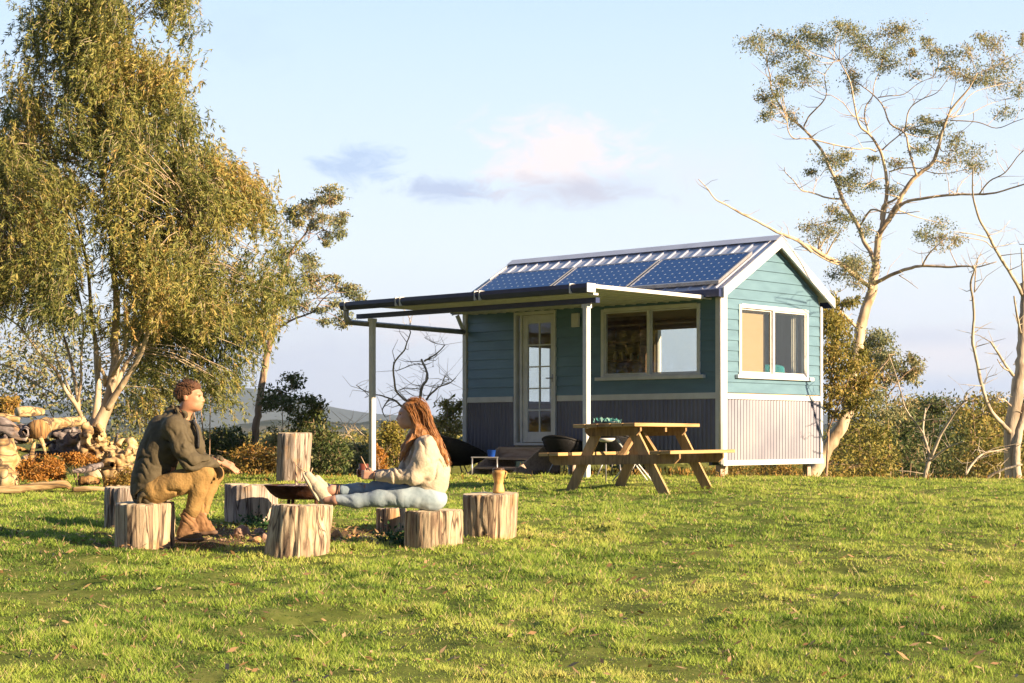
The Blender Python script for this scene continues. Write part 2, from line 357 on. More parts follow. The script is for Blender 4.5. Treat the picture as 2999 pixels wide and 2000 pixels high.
def tree(name, label, cat, Y, limbs, blobs, bark='gum', leaf='gum', leafsize=.07, aspect=.26, dens=1.0, droop=.5, twigs=True, group=None, spread=.5, base=None, seed=0, cut=0.0, trunkname='trunk', wob=.10, minr=.004):
    """limbs: (cropfn, pts, w0, w1, dy0, dy1) widths in photo pixels at distance Y"""
    rng_state = seed
    R = np.random.default_rng(100+seed)
    V_, Fc, allp = [], [], []; n0 = 0
    for L in limbs:
        cf, pts, w0, w1 = L[:4]; d0, d1 = (L[4], L[5]) if len(L) > 4 else (0, 0)
        full = [cf(*p) for p in pts]; k = len(full); tt = np.linspace(0, 1, k)
        w3 = []
        for (x, y), t in zip(full, tt):
            w3.append(P(x, y, Y+d0+(d1-d0)*t))
        w3 = catmull(w3, 4); rr = np.linspace(w0, w1, len(w3))**1.0/2/F0*Y*(.88 if w0 < 20 else 1)
        j = (R.random(w3.shape)-.5)*rr[:, None]*.35; j[0] = 0; w3 = w3+j
        allp.append(np.hstack([w3, rr[:, None]]))
        v, f = tube_geo(w3, np.maximum(rr, minr), 9 if w0 > 10 else 6, True, wob if w0 > 8 else 0, seed)
        V_.append(v); Fc += [tuple(i+n0 for i in q) for q in f]; n0 += len(v)
    A = np.vstack(allp) if allp else np.zeros((0, 4))
    if len(A) and Y > 22:
        for i in R.integers(3, len(A), int(len(A)*.35)):
            if A[i, 3] < .012 and not blobs: pass
            l = R.uniform(.12, .5)*(1 if A[i, 3] < .05 else .6); d = R.normal(0, 1, 3); d[2] = abs(d[2])*.7; d /= np.linalg.norm(d); p0 = A[i, :3]; p1 = p0+d*l*.5+R.normal(0, .03, 3); p2 = p0+d*l+R.normal(0, .06, 3)
            v, f = tube_geo([p0, p1, p2], [min(.008, A[i, 3]*.6), .002], 4, False); V_.append(v); Fc += [tuple(q+n0 for q in g) for g in f]; n0 += len(v)
    b0 = base if base is not None else (A[0, :3] if len(A) else P(*blobs[0][0](*blobs[0][1][:2]), Y))
    bz = float(ground_h(b0[0], b0[1]))
    root = thing(name, (b0[0], b0[1], bz), label, cat, group)
    C_, D_, L_, W_, Rn = [], [], [], [], []
    for cf, bl in blobs:
        s = abs(cf(1, 0)[0]-cf(0, 0)[0])
        x, y = cf(bl[0], bl[1]); rx, ry = bl[2]*s/F0*Y, bl[3]*s/F0*Y
        dy = bl[4] if len(bl) > 4 else R.uniform(-spread, spread)
        c = P(x, y, Y+dy); rz = (rx+ry)/2
        k = max(5, int(8*(rx*ry)/(.3*.3)))
        n = int(dens*(rx*ry+.02)/(leafsize*leafsize*aspect)*7.0)
        pos, tips = in_blob(n, c, np.array([rx, rz, ry])*1.12, min(k, 40))
        d = rng.normal(0, .6, (n, 3)); d[:, 2] -= droop*1.4
        C_.append(pos); D_.append(d); L_.append(leafsize*(.6+.8*rng.random(n))); W_.append(L_[-1]*aspect*(.8+.5*rng.random(n)))
        cl = R.random()*.35
        Rn.append(np.clip(rng.random(n)*.65+cl, 0, 1))
        if twigs and len(A):
            e = A[:, :3]-c; dist = np.linalg.norm(e*np.array([1, .6, 1]), axis=1)+np.where(A[:, 2] > c[2]+.2, .6, 0)
            i = int(np.argmin(dist)); st = A[i, :3]; r0 = min(A[i, 3]*.5, .018)
            mid = (st+c)/2+R.normal(0, .06, 3); ln = catmull([st, mid, c], 3)
            v, f = tube_geo(ln, [max(r0, .007), .004], 5, False); V_.append(v); Fc += [tuple(q+n0 for q in g) for g in f]; n0 += len(v)
            for tp in tips[:9]:
                m2 = (c+tp)/2+R.normal(0, .03, 3); v, f = tube_geo([c, m2, tp], [.005, .0025], 4, False)
                V_.append(v); Fc += [tuple(q+n0 for q in g) for g in f]; n0 += len(v)
    if V_: mesh(trunkname, np.vstack(V_), faces=Fc, mats=BARKS[bark], parent=root)
    if C_:
        C_, D_ = np.vstack(C_), np.vstack(D_); L_, W_, Rn = map(np.concatenate, (L_, W_, Rn))
        mesh('crown' if trunkname == 'trunk' else 'foliage', kite(C_, D_, L_, W_), quads=np.arange(4*len(C_)).reshape(-1, 4), mats=LEAF[leaf], parent=root, smooth=False, rnd=Rn)
    return root
T5 = crop(2000, 0, 1.9596); T6 = crop(2200, 700, 1.96); TR = crop(2650, 500, 1.685)
T8 = crop(500, 880, 2.612); TM = crop(640, 500, 3.137); TB = crop(1000, 940, 3.409); TI = crop(0, 0, 1)
TL = crop(0, 900, 3.92)
# ---- tall gum behind the cabin
tall = [
 (T6, [(300, 1500), (345, 1360), (405, 1260), (480, 1130), (548, 1010), (566, 900), (585, 780), (603, 650), (628, 520), (655, 410), (690, 300), (708, 200), (716, 150)], 46, 26, 0, .2),
 (T6, [(548, 1010), (620, 930), (660, 850), (720, 770), (785, 690), (790, 660)], 12, 4, 0, -.6),
 (T6, [(600, 500), (540, 440), (500, 400), (490, 330), (480, 300)], 11, 4, .1, -.6),
 (T5, [(1106, 1560), (1095, 1480), (1040, 1380), (1010, 1300), (960, 1220), (915, 1140), (880, 1040), (840, 960), (810, 880), (740, 790), (690, 735), (610, 670), (550, 590), (510, 520), (500, 430), (480, 350)], 17, 3.5, .2, 1.3),
 (T5, [(1106, 1560), (1112, 1440), (1128, 1340), (1180, 1260), (1230, 1180), (1270, 1100), (1340, 1010), (1430, 940), (1465, 850), (1490, 760), (1525, 660), (1570, 590), (1640, 510), (1690, 420)], 20, 3.5, .2, -.9),
 (T5, [(1122, 1400), (1145, 1290), (1160, 1190), (1172, 1080), (1160, 960), (1130, 860), (1070, 770), (1015, 720), (985, 600), (962, 470), (900, 350)], 16, 3, .1, -.4),
 (T5, [(1140, 1260), (1150, 1180), (1190, 1160), (1240, 1130)], 10, 8, .1, -.3),
 (T5, [(1072, 775), (1045, 680), (1052, 610), (1090, 550), (1100, 480), (1140, 380)], 6.5, 2.5, -.2, .6),
 (T5, [(1342, 1005), (1300, 870), (1275, 765), (1190, 710), (1150, 610), (1090, 540), (1010, 480), (930, 420)], 8, 2.5, -.4, .9),
 (T5, [(1277, 740), (1300, 630), (1370, 570), (1460, 530), (1530, 440)], 5, 2.2, -.3, -1),
 (T5, [(1120, 560), (1180, 550), (1270, 540), (1350, 480), (1440, 440)], 4, 2, .2, 0),
 (T5, [(695, 725), (730, 660), (790, 600), (825, 540), (815, 430), (870, 350)], 6, 2.5, 1, .3),
 (T5, [(1110, 870), (1060, 850), (1000, 855), (870, 830), (720, 795), (640, 795), (605, 750), (600, 700)], 5.5, 3, -.2, -.6),
 (T5, [(1040, 680), (980, 665), (920, 590), (850, 545)], 4, 2, -.1, -.8),
 (T5, [(912, 1142), (830, 1135), (740, 1105), (680, 1090), (640, 1040), (590, 990), (585, 960)], 6.5, 2, .7, -.2),
 (T6, [(692, 280), (600, 212), (520, 148), (430, 100), (370, 62), (300, 30)], 15, 12, .1, -1.3),
 (T5, [(741, 1444), (660, 1380), (600, 1355), (540, 1330), (430, 1270), (330, 1222), (260, 1180), (190, 1145), (140, 1080), (90, 1028)], 12, 2.5, -1.3, -2.2),
 (T5, [(940, 1530), (840, 1500), (740, 1440), (690, 1400)], 6, 3, -.5, -1.6),
 (T5, [(1200, 1245), (1270, 1165), (1400, 1135), (1560, 1117), (1700, 1115), (1800, 1105), (1958, 1058), (2010, 1050)], 11, 3.5, 0, -1.5),
 (T5, [(1700, 1115), (1760, 1040), (1850, 990), (1920, 900), (1960, 860)], 5, 2.5, -1, -1.8),
 (T5, [(1530, 1115), (1525, 1050), (1510, 990)], 3, 1.5, -1, -1.1), (T5, [(1570, 1112), (1600, 1050), (1660, 990)], 3, 1.5, -1, -.6),
 (T6, [(710, 255), (800, 207), (900, 170), (985, 153), (1120, 160), (1240, 155), (1300, 160), (1410, 130)], 14, 3, .1, -1.2),
 (T6, [(985, 152), (1005, 110), (1040, 65), (1100, 10)], 7, 3, -.5, -.9),
 (T6, [(850, 208), (900, 240), (960, 285)], 3.5, 1.5, -.3, -.6),
 (T5, [(1020, 1290), (1080, 1205), (1150, 1217), (1250, 1225), (1360, 1212)], 8, 2.5, .2, -.9),
 (T5, [(1030, 1080), (1090, 1040), (1145, 1022), (1165, 1030)], 3, 4, -.6, 0),
 (T5, [(1535, 690), (1690, 700), (1800, 735), (1900, 700), (1958, 680)], 4, 2, -.7, -1.3),
 (T5, [(1535, 670), (1640, 655), (1750, 600), (1850, 570)], 3, 1.6, -.7, -.2),
 (T5, [(1550, 680), (1650, 545), (1760, 500), (1900, 470)], 3, 1.6, -.7, .4),
 (T5, [(1530, 640), (1555, 540), (1570, 450)], 3.5, 1.6, -.7, -.5),
 (T5, [(1145, 860), (1200, 810), (1290, 745), (1400, 710), (1500, 690)], 5, 2, 0, -.8),
 (T5, [(1185, 985), (1260, 965), (1350, 965), (1430, 990), (1510, 995), (1640, 970)], 5, 2, 0, -1.2),
 (T5, [(750, 1100), (760, 1050), (790, 1010)], 2, 1.2, .2, .4),
 (T5, [(1690, 420), (1790, 380), (1900, 320), (1958, 300)], 3, 1.5, -.9, -1.1),
]
tb5 = [(400,240,60,45),(440,250,40,60),(530,200,40,45),(520,300,60,60),(620,240,55,50),(660,260,50,45),(760,190,75,48),(700,190,50,35),(800,240,85,45),(720,330,80,55),(560,480,65,60),(570,450,40,35),(640,400,60,50),(700,470,70,40),(520,600,40,60),(640,650,50,45),(455,550,30,30),(500,660,35,35),(900,150,50,35),(950,170,60,45),(1000,210,70,50),(1050,270,60,60),(1080,300,50,50),(1150,330,60,60),(1180,190,80,55),(1240,170,55,40),(1240,240,50,50),(960,400,50,60),(980,500,35,60),(1200,370,80,35),(1320,300,20,22),(1350,430,50,30),(1410,240,35,30),(1450,280,50,35),(1510,310,70,45),(1530,380,55,38),(1610,440,80,36),(1720,220,60,45),(1790,260,50,50),(1650,290,45,35),(1740,420,90,36),(1850,370,80,45),(1800,480,80,40),(1700,450,60,35),(1930,500,40,40),(1950,230,18,40),(1850,640,55,38),(1340,740,90,45),(1400,690,60,30),(1420,790,70,45),(1350,860,60,40),(1500,700,40,25),(1570,780,40,30),(1560,860,60,36),(1530,930,70,45),(1670,900,60,50),(1690,950,50,35),(840,900,70,45),(870,930,60,40),(930,890,40,36),(1000,1000,55,36),(960,1070,60,45),(940,1040,50,40),(740,985,26,18),(1100,1070,36,26),(1200,1090,34,32),(870,1200,45,45),(940,1270,50,45),(1060,1310,36,36),(760,1290,75,40),(840,1340,60,45),(780,1370,50,36),(1010,1530,75,50),(960,1500,50,30),(1480,1280,60,36),(1400,1340,60,50),(1490,1380,55,44),(1560,1390,40,26),(1100,910,30,15),(1230,930,40,30)]
tb6 = [(620,160,70,60),(560,140,50,50),(610,260,50,40),(480,200,50,35)]
tree('gum_tree', 'tall pale-barked gum with an airy crown rising from behind the cabin gable', 'tree', 30, tall,
     [(T5, b) for b in tb5]+[(T6, b) for b in tb6], 'gum', 'gum', .043, .40, 1.05, .3, spread=1.0, seed=1)
tree('gum_tree', 'dense olive green gum sapling pressed close behind the right corner of the cabin', 'tree', 29, [
 (T6, [(430, 1390), (440, 1200), (450, 950), (470, 700), (500, 480)], 10, 4, 0, .4), (T6, [(440, 1100), (520, 900), (600, 700)], 6, 3, 0, -.3)],
 [(T6, b) for b in [(470,430,70,45),(440,470,50,60),(510,500,60,60),(450,580,75,75),(540,610,55,75),(450,700,70,80),(540,730,60,70),(460,820,75,80),(560,850,80,80),(640,850,60,70),(480,930,70,60),(600,950,70,60),(640,760,50,60),(640,670,30,50),(450,340,45,40),(560,360,50,40)]],
 'rough', 'olive', .065, .38, 2.6, .5, spread=.35, seed=2)
tree('gum_tree', 'grey green gum with a leaning round crown just right of the tall gum trunk', 'tree', 33, [
 (T6, [(800, 1400), (790, 1150), (780, 950), (760, 800), (740, 650)], 9, 4, 0, .2), (T6, [(785, 900), (860, 800), (930, 740)], 5, 2.5), (T6, [(780, 860), (690, 830), (640, 800)], 5, 2.5)],
 [(T6, b) for b in [(720,560,60,50),(680,580,40,40),(750,600,50,50),(680,660,55,60),(740,680,60,50),(800,680,50,45),(820,740,60,50),(850,780,45,40),(930,690,35,35),(940,750,36,50),(935,790,30,35),(700,760,45,35),(770,800,50,30),(860,950,55,50),(720,920,50,60),(760,1000,60,60),(700,870,50,45)]],
 'rough', 'gum', .065, .38, 2.2, .4, spread=.5, seed=3)
# ---- dead trees on the right
tree('dead_tree', 'small leafless forked tree with pale limbs right of the cabin', 'dead tree', 27, [
 (T6, [(985, 1450), (995, 1390), (1010, 1310), (1030, 1255)], 18, 13), (T6, [(1030, 1260), (1005, 1170), (988, 1100), (992, 1040), (1003, 970)], 9, 5, 0, .3),
 (T6, [(990, 1115), (940, 1050), (885, 970), (860, 880), (835, 790), (800, 690), (790, 660)], 6, 2.5, 0, -.6), (T6, [(1035, 1250), (1085, 1135), (1140, 1040), (1190, 970), (1235, 920)], 11, 5, 0, -.6),
 (T6, [(1225, 930), (1235, 880), (1290, 840)], 3, 1.5, -.6, -.8), (T6, [(1195, 965), (1240, 930), (1235, 900)], 3, 1.5), (T6, [(1030, 1275), (1100, 1215), (1160, 1185), (1220, 1162)], 8, 3.5, 0, -1), (T6, [(1160, 1010), (1130, 960), (1120, 930)], 3, 1)],
 [], 'dead', seed=4)
dt = [(TR, [(528, 1580), (535, 1530), (532, 1400), (530, 1270), (545, 1150), (568, 1000), (580, 880), (590, 700), (592, 560)], 54, 22, 0, .2),
 (TR, [(560, 1540), (548, 1400), (575, 1250), (600, 1150)], 26, 18, -.15, .1),
 (TR, [(520, 1290), (480, 1245), (430, 1190), (395, 1110), (370, 1010), (348, 900), (335, 840), (342, 700), (335, 620), (325, 555), (345, 490), (338, 470)], 15, 5, 0, -1.2),
 (TR, [(345, 600), (350, 500), (360, 440), (376, 412)], 5, 2, -.9, -1.1),
 (TR, [(585, 620), (545, 545), (480, 440), (440, 370), (410, 310), (370, 240), (340, 140), (335, 60), (338, -10)], 13, 3.5, .2, -1.5),
 (TR, [(535, 1010), (500, 960), (455, 890), (425, 845)], 11, 6, 0, -.7), (TR, [(510, 985), (480, 965), (457, 930)], 6, 3, -.3, -.6),
 (TR, [(525, 1160), (490, 1130), (462, 1125), (455, 1095)], 7, 3, 0, -.7), (TR, [(590, 640), (583, 520), (576, 380)], 9, 5, .2, 0),
 (TR, [(572, 800), (556, 720), (540, 620)], 9, 6, .1, -.2), (TR, [(410, 330), (330, 310), (240, 300)], 5, 2, -.8, -1.4), (TR, [(435, 380), (390, 345), (300, 330), (240, 315)], 4, 1.5, -.8, -1.4),
 (TR, [(410, 318), (470, 300), (520, 245)], 3, 1, -.8, -.4), (TR, [(440, 380), (500, 365), (550, 355)], 3, 1, -.8, -.5),
 (TR, [(395, 1050), (410, 1020), (455, 1005)], 3, 1.2, -.8, -1), (TR, [(600, 1320), (660, 1310), (740, 1290)], 16, 12), (TR, [(592, 560), (620, 400), (650, 250)], 14, 6, .2, .6)]
tree('dead_tree', 'huge bare dead gum trunk with broken limbs at the right edge of the photo', 'dead tree', 25, dt, [], 'dead', seed=5, wob=.16)
tree('fallen_branch', 'bleached fallen branches leaning at the foot of the dead gum trunk', 'branch', 24.6, [
 (TR, [(380, 1535), (430, 1500), (500, 1470), (580, 1450)], 11, 6, 0, -.2), (TR, [(300, 1500), (340, 1440), (390, 1395), (460, 1380), (560, 1360)], 8, 5, 0, .4), (TR, [(450, 1540), (470, 1500), (440, 1480)], 6, 3)], [], 'dead', seed=6)
# ---- forest bushes right, each a thing
def bush(label, Y, cf, bl, leaf, ls=.06, dens=.9, name='bush', group=None, seed=0, stem=True, aspect=.4, droop=.15, spread=.5, cat='bush', bark='rough'):
    x = sum(b[0] for b in bl)/len(bl); yb = max(b[1]+b[3] for b in bl); yt = min(b[1] for b in bl)
    xf, yf = cf(x, yb); pb = P(xf, yf, Y); gz = float(ground_h(pb[0], Y)); yg = YH-gz/Y*F0
    base = np.array([pb[0], Y, gz])
    lm = []
    if stem:
        for k in range(3):
            t = bl[(k*len(bl))//3]; tx, ty = cf(t[0], t[1])
            lm.append((TI, [(xf+(k-1)*3, max(yg+8, ty+10)), ((xf+tx)/2, (yg+ty)/2), (tx, ty)], 5, 2, 0, 0))
    return tree(name, label, cat, Y, lm, [(cf, b) for b in bl], bark, leaf, ls, aspect, dens*1.7, droop, spread=spread, seed=seed, base=base, trunkname='stem', group=group)
bg = 'bushes and small trees beyond the hilltop'
bush('tan and olive bush right behind the cabin corner, below the tall gum', 31, T6, [(620,1090,90,70),(700,1150,80,80),(600,1200,90,80),(500,1180,70,70),(700,1270,90,80),(560,1310,90,70),(450,1290,60,60),(640,1370,100,60),(760,1340,60,60),(780,1230,50,60),(760,1120,50,50),(470,1380,80,50)], 'olive', .075, .85, group=bg, seed=11, spread=.9)
bush('purplish dark bush between the cabin and the small dead forked tree', 36, T6, [(850,1090,60,60),(900,1030,70,60),(850,1190,60,70),(930,1130,60,70),(900,1260,70,70),(860,1350,80,60),(950,1330,70,70),(960,1220,50,60),(820,1000,40,50)], 'dark', .09, .9, group=bg, seed=12, spread=1)
bush('flat-topped gum with layered dark crown behind the small dead forked tree', 44, T6, [(1040,930,70,35),(960,950,50,30),(1110,960,70,35),(1170,990,50,30),(1040,985,100,40),(960,1040,80,40),(1090,1050,110,50),(1190,1050,50,40),(1040,1130,120,50),(1170,1150,70,60),(1060,1220,110,60),(1160,1250,80,60),(1060,1320,120,70),(1180,1340,80,60),(930,1170,60,60)], 'dark', .09, 1.1, group=bg, seed=13, name='tree', cat='tree', spread=1.2)
bush('bright green bushy tree left of the dead gum trunk', 40, T6, [(1270,930,60,40),(1220,980,50,40),(1320,990,60,50),(1400,960,50,40),(1440,1000,40,60),(1260,1060,70,60),(1360,1070,80,60),(1430,1120,60,60),(1280,1160,80,60),(1380,1190,80,60),(1260,1270,80,60),(1360,1290,80,60),(1430,1270,60,60),(1300,1370,100,50),(1420,1370,80,50),(1200,1330,60,60)], 'olive', .10, .9, group=bg, seed=14, name='tree', cat='tree', spread=1)
bush('low olive bush behind the dead gum trunk at the right edge', 33, T6, [(1500,1200,60,80),(1560,1260,60,80),(1500,1330,70,60),(1590,1120,50,60),(1570,1370,60,50),(1640,1250,70,90)], 'olive', .08, .9, group=bg, seed=15, spread=.6)
for k, (x, y, w_, h_, Yd, lf) in enumerate([(640, 955, 150, 450, 46, 'olive'), (860, 935, 140, 430, 50, 'dark'), (1010, 885, 120, 450, 54, 'olive'), (1250, 930, 130, 460, 47, 'dark'), (1400, 875, 130, 470, 52, 'olive'), (1560, 900, 130, 460, 49, 'dark')]):
    R = np.random.default_rng(200+k)
    bl = [(x+R.uniform(-.8, .8)*w_*math.sqrt(t), y+40+t*(h_-60)+R.uniform(-20, 20), R.uniform(55, 90), R.uniform(35, 60)) for t in np.linspace(.02, 1, 17)]
    bush(['rounded olive gum crown filling the gap low behind the tall gum trunk', 'dark gum crown behind the lower limbs of the small dead forked tree', 'domed olive gum standing farther back than the flat-topped gum', 'dark green gum between the small dead forked tree and the dead gum trunk', 'olive gum crown directly left of the dead gum trunk', 'dark gum crown at the photo\'s right edge behind the dead gum trunk'][k], Yd, T6, bl, lf, .10, .8, group=bg, seed=210+k, spread=1, name='tree', cat='tree')
# bushes under / behind the cabin
bush('low dry shrub seen beneath the raised cabin floor', 29.5, TI, [(2160,1385,40,26),(2230,1385,50,28),(2290,1380,40,26),(2100,1390,40,20)], 'gold', .05, .9, group=bg, seed=16, spread=.3, name='shrub', cat='shrub')
# ---- slender gum, left of the verandah
mid = [(T8, [(632, 1260), (640, 1140), (650, 1010), (668, 880), (690, 720), (710, 580), (735, 430), (765, 290), (785, 180), (790, 120)], 24, 17, 0, .1),
 (TM, [(487, 1560), (495, 1440), (505, 1330), (550, 1150), (590, 1000), (625, 890), (650, 780), (700, 700), (760, 630), (810, 560), (850, 460)], 17, 4, .1, -.4),
 (TM, [(500, 1530), (530, 1470), (575, 1430), (700, 1360), (860, 1300), (920, 1230), (960, 1180), (1030, 1120)], 9, 2.5, .1, -1),
 (TM, [(660, 770), (740, 720), (800, 660), (835, 620)], 4, 2, 0, .5), (TM, [(820, 570), (900, 580), (960, 540)], 3, 1.6, -.3, .2), (TM, [(860, 1300), (800, 1270), (830, 1220), (900, 1170)], 3, 1.5, -.5, .2),
 (TM, [(850, 460), (900, 380), (1000, 300), (1060, 250)], 3, 1.4, -.4, -.6), (TM, [(600, 1010), (700, 995), (850, 1010), (940, 1000)], 3, 1.4, -.1, -.6)]
mb = [(1020,180,80,50),(1080,240,55,55),(1050,290,60,40),(870,290,70,40),(950,260,50,30),(650,370,70,40),(700,420,60,40),(850,380,90,55),(780,350,60,35),(1080,430,75,60),(960,450,60,45),(1110,480,45,40),(1000,600,50,40),(1120,580,36,46),(990,665,26,24),(740,490,50,40),(880,500,50,40),(830,800,80,50),(860,860,60,40),(800,930,90,55),(900,1060,90,55),(860,990,60,40),(1020,980,60,34),(1080,1050,70,45),(1200,1080,70,50),(1280,1150,60,40),(1230,1120,60,40),(1080,1220,60,45),(970,1270,60,28),(970,1380,55,36),(1130,1340,60,40),(1160,1390,55,36),(720,1080,90,60),(700,1180,100,60),(760,1240,80,50),(600,730,30,25),(640,1000,60,40)]
tree('gum_tree', 'slender gum with grey trunk and reddish limbs between the big weeping gum and the verandah', 'tree', 28.5, mid, [(TM, b) for b in mb], 'rough', 'gum', .048, .40, 1.5, .35, spread=.6, seed=7)
# ---- bare branches behind the seated woman
tree('dead_tree', 'bare twisting dead branches standing behind the seated woman', 'dead tree', 27.5, [
 (TB, [(740, 1500), (750, 1250), (765, 1000), (760, 850), (790, 780)], 14, 9),
 (TB, [(760, 860), (700, 820), (640, 790), (575, 735), (540, 680), (530, 590), (518, 490), (530, 420), (570, 360), (630, 290), (655, 215), (690, 120), (682, 80), (690, 10), (660, -70), (610, -130)], 9, 2, 0, -.5),
 (TB, [(780, 820), (795, 700), (815, 640), (855, 580), (858, 530), (835, 460), (800, 380)], 11, 7, 0, .3), (TB, [(830, 400), (870, 375), (930, 340), (990, 290), (1035, 238)], 7, 3, .3, 0), (TB, [(1030, 238), (930, 220), (870, 190), (830, 165)], 2.5, 1.2, 0, -.3),
 (TB, [(960, 330), (920, 380), (915, 460)], 2, 1), (TB, [(545, 500), (600, 480), (650, 460), (710, 440), (790, 420)], 3, 2.5, -.1, .2),
 (TB, [(850, 785), (890, 730), (940, 690), (980, 655), (1080, 620), (1140, 570)], 8, 3, 0, -.7), (TB, [(1000, 640), (1020, 590), (1035, 540)], 4, 2, -.4, -.5), (TB, [(970, 655), (960, 630)], 4, 2, -.3, -.3),
 (TB, [(700, 900), (600, 850), (550, 800), (480, 772), (400, 745), (330, 730), (220, 690), (150, 640)], 8, 2.5, 0, -1), (TB, [(480, 775), (440, 830), (412, 880), (415, 915), (440, 960)], 5, 3, -.4, -.7), (TB, [(220, 690), (270, 745), (235, 765)], 3, 2, -.9, -1),
 (TB, [(570, 692), (620, 675), (680, 680), (770, 700)], 3, 1.5), (TB, [(660, 708), (700, 735), (740, 750), (870, 742)], 3, 2), (TB, [(920, 820), (960, 790), (1000, 735)], 3.5, 2), (TB, [(800, 620), (810, 560), (820, 500)], 1.8, 1), (TB, [(1060, 810), (1100, 740), (1080, 700)], 1.8, 1)], [], 'dead', seed=8)
W2 = crop(860, 1150, 4.356)
tree('fallen_branch', 'pale bare forked branch poking up from the scrub left of the verandah post', 'branch', 26.5, [
 (W2, [(830, 760), (760, 610), (700, 520), (660, 440), (610, 410), (490, 385)], 5, 2), (W2, [(560, 660), (640, 570), (710, 510), (770, 440), (785, 395)], 4, 2), (W2, [(790, 440), (860, 510), (950, 570), (1100, 610)], 3.5, 2, 0, .3)], [], 'dead', seed=9)
# ---- scrub in the middle
bush('small dark gum sapling leaning right of the slender gum trunk', 27, T8, [(930,600,60,45),(960,640,40,40),(780,720,70,50),(850,700,60,45),(880,770,90,50),(800,800,80,45),(1000,760,60,40),(900,830,60,30),(740,780,40,40)], 'dark', .06, .8, group=bg, seed=21, name='sapling', cat='tree', spread=.4)
bush('dense deep green bush behind the tall upright stump', 25.5, T8, [(1080,800,60,50),(1060,860,80,60),(1000,930,90,60),(1120,920,70,70),(1160,1010,80,70),(1050,1010,90,60),(1230,1100,80,80),(1150,1130,100,80),(1300,1180,80,90),(1200,1230,100,80),(1130,1300,90,60),(1250,1320,110,50),(1140,830,40,50)], 'dark', .06, 1.1, group=bg, seed=22, spread=.6)
bush('dark rounded bush beyond the man with clasped hands', 28, T8, [(320,1060,70,50),(400,1020,70,45),(480,1030,70,45),(540,1070,50,50),(370,1110,90,50),(470,1120,90,50),(300,1110,50,50),(560,1130,50,50),(430,1170,120,40)], 'dark', .06, 1.0, group=bg, seed=23, spread=.5)
bush('yellow olive low shrub in front of the slender gum trunk', 25.8, T8, [(560,1200,80,50),(640,1170,80,50),(730,1180,80,60),(600,1260,90,60),(700,1270,90,60),(500,1270,70,50),(780,1260,50,60),(540,1320,90,40),(680,1330,110,40),(440,1310,70,40),(790,1330,50,40)], 'gold', .05, .95, group=bg, seed=24, spread=.4, name='shrub', cat='shrub')
bush('grey brown scrub between the slender gum and the upright stump', 27, T8, [(740,1080,60,50),(800,1030,60,50),(790,1130,60,60),(720,1150,50,50),(850,1080,50,60)], 'gum', .06, .9, group=bg, seed=25, spread=.4)
bush('mixed green and orange bush right behind the seated woman', 26.5, T8, [(1680,960,70,40),(1740,1010,80,60),(1660,1050,70,60),(1750,1100,80,70),(1660,1160,70,70),(1760,1200,80,80),(1640,1250,60,60),(1720,1300,100,60),(1850,1150,70,90),(1850,1280,80,80)], 'olive', .06, 1.0, group=bg, seed=26, spread=.5)
bush('small orange shrub beside the left verandah post', 25.6, T8, [(1590,1190,34,40),(1600,1260,40,40),(1580,1130,26,26),(1610,1320,50,30)], 'orange', .045, 1.0, group=bg, seed=27, spread=.2, name='shrub', cat='shrub')
bush('low leafy scrub left of the verandah post', 27.5, T8, [(1330,1130,60,40),(1400,1180,70,50),(1480,1230,60,50),(1390,1270,90,50),(1470,1320,80,40),(1330,1330,90,40),(1300,1250,60,50),(1530,1280,40,60),(1450,1130,40,26)], 'gum', .06, .85, group=bg, seed=28, spread=.5)
bush('green young gum at the left end of the cabin wall', 28.5, T8, [(2120,800,50,40),(2170,860,55,60),(2100,880,50,50),(2190,950,50,60),(2050,920,50,50),(2130,990,70,60),(2000,1000,60,60),(2100,1080,80,60),(2020,1120,70,70),(2150,1150,70,60),(1960,1060,50,50),(1980,1200,70,60),(2200,800,30,40)], 'olive', .065, .9, group=bg, seed=29, name='sapling', cat='tree', spread=.5)
for k, (x, y, Yd, lf, w) in enumerate([(950, 1330, 33, 'gum', 90), (1130, 1320, 31, 'olive', 80), (620, 1310, 34, 'dark', 90), (1250, 1335, 30, 'dark', 60)]):
    bush(['grey scrub clump far left of the verandah post, low behind the others', 'olive scrub clump low behind the verandah post', 'dark scrub clump low behind the man\'s hands', 'dark scrub clump low behind the woman\'s back'][k], Yd, TI, [(x-w*.5, y, w*.4, 30), (x, y-12, w*.45, 34), (x+w*.5, y+4, w*.4, 28), (x, y+26, w*.7, 24)], lf, .07, .9, group=bg, seed=30+k, spread=.5, name='scrub')
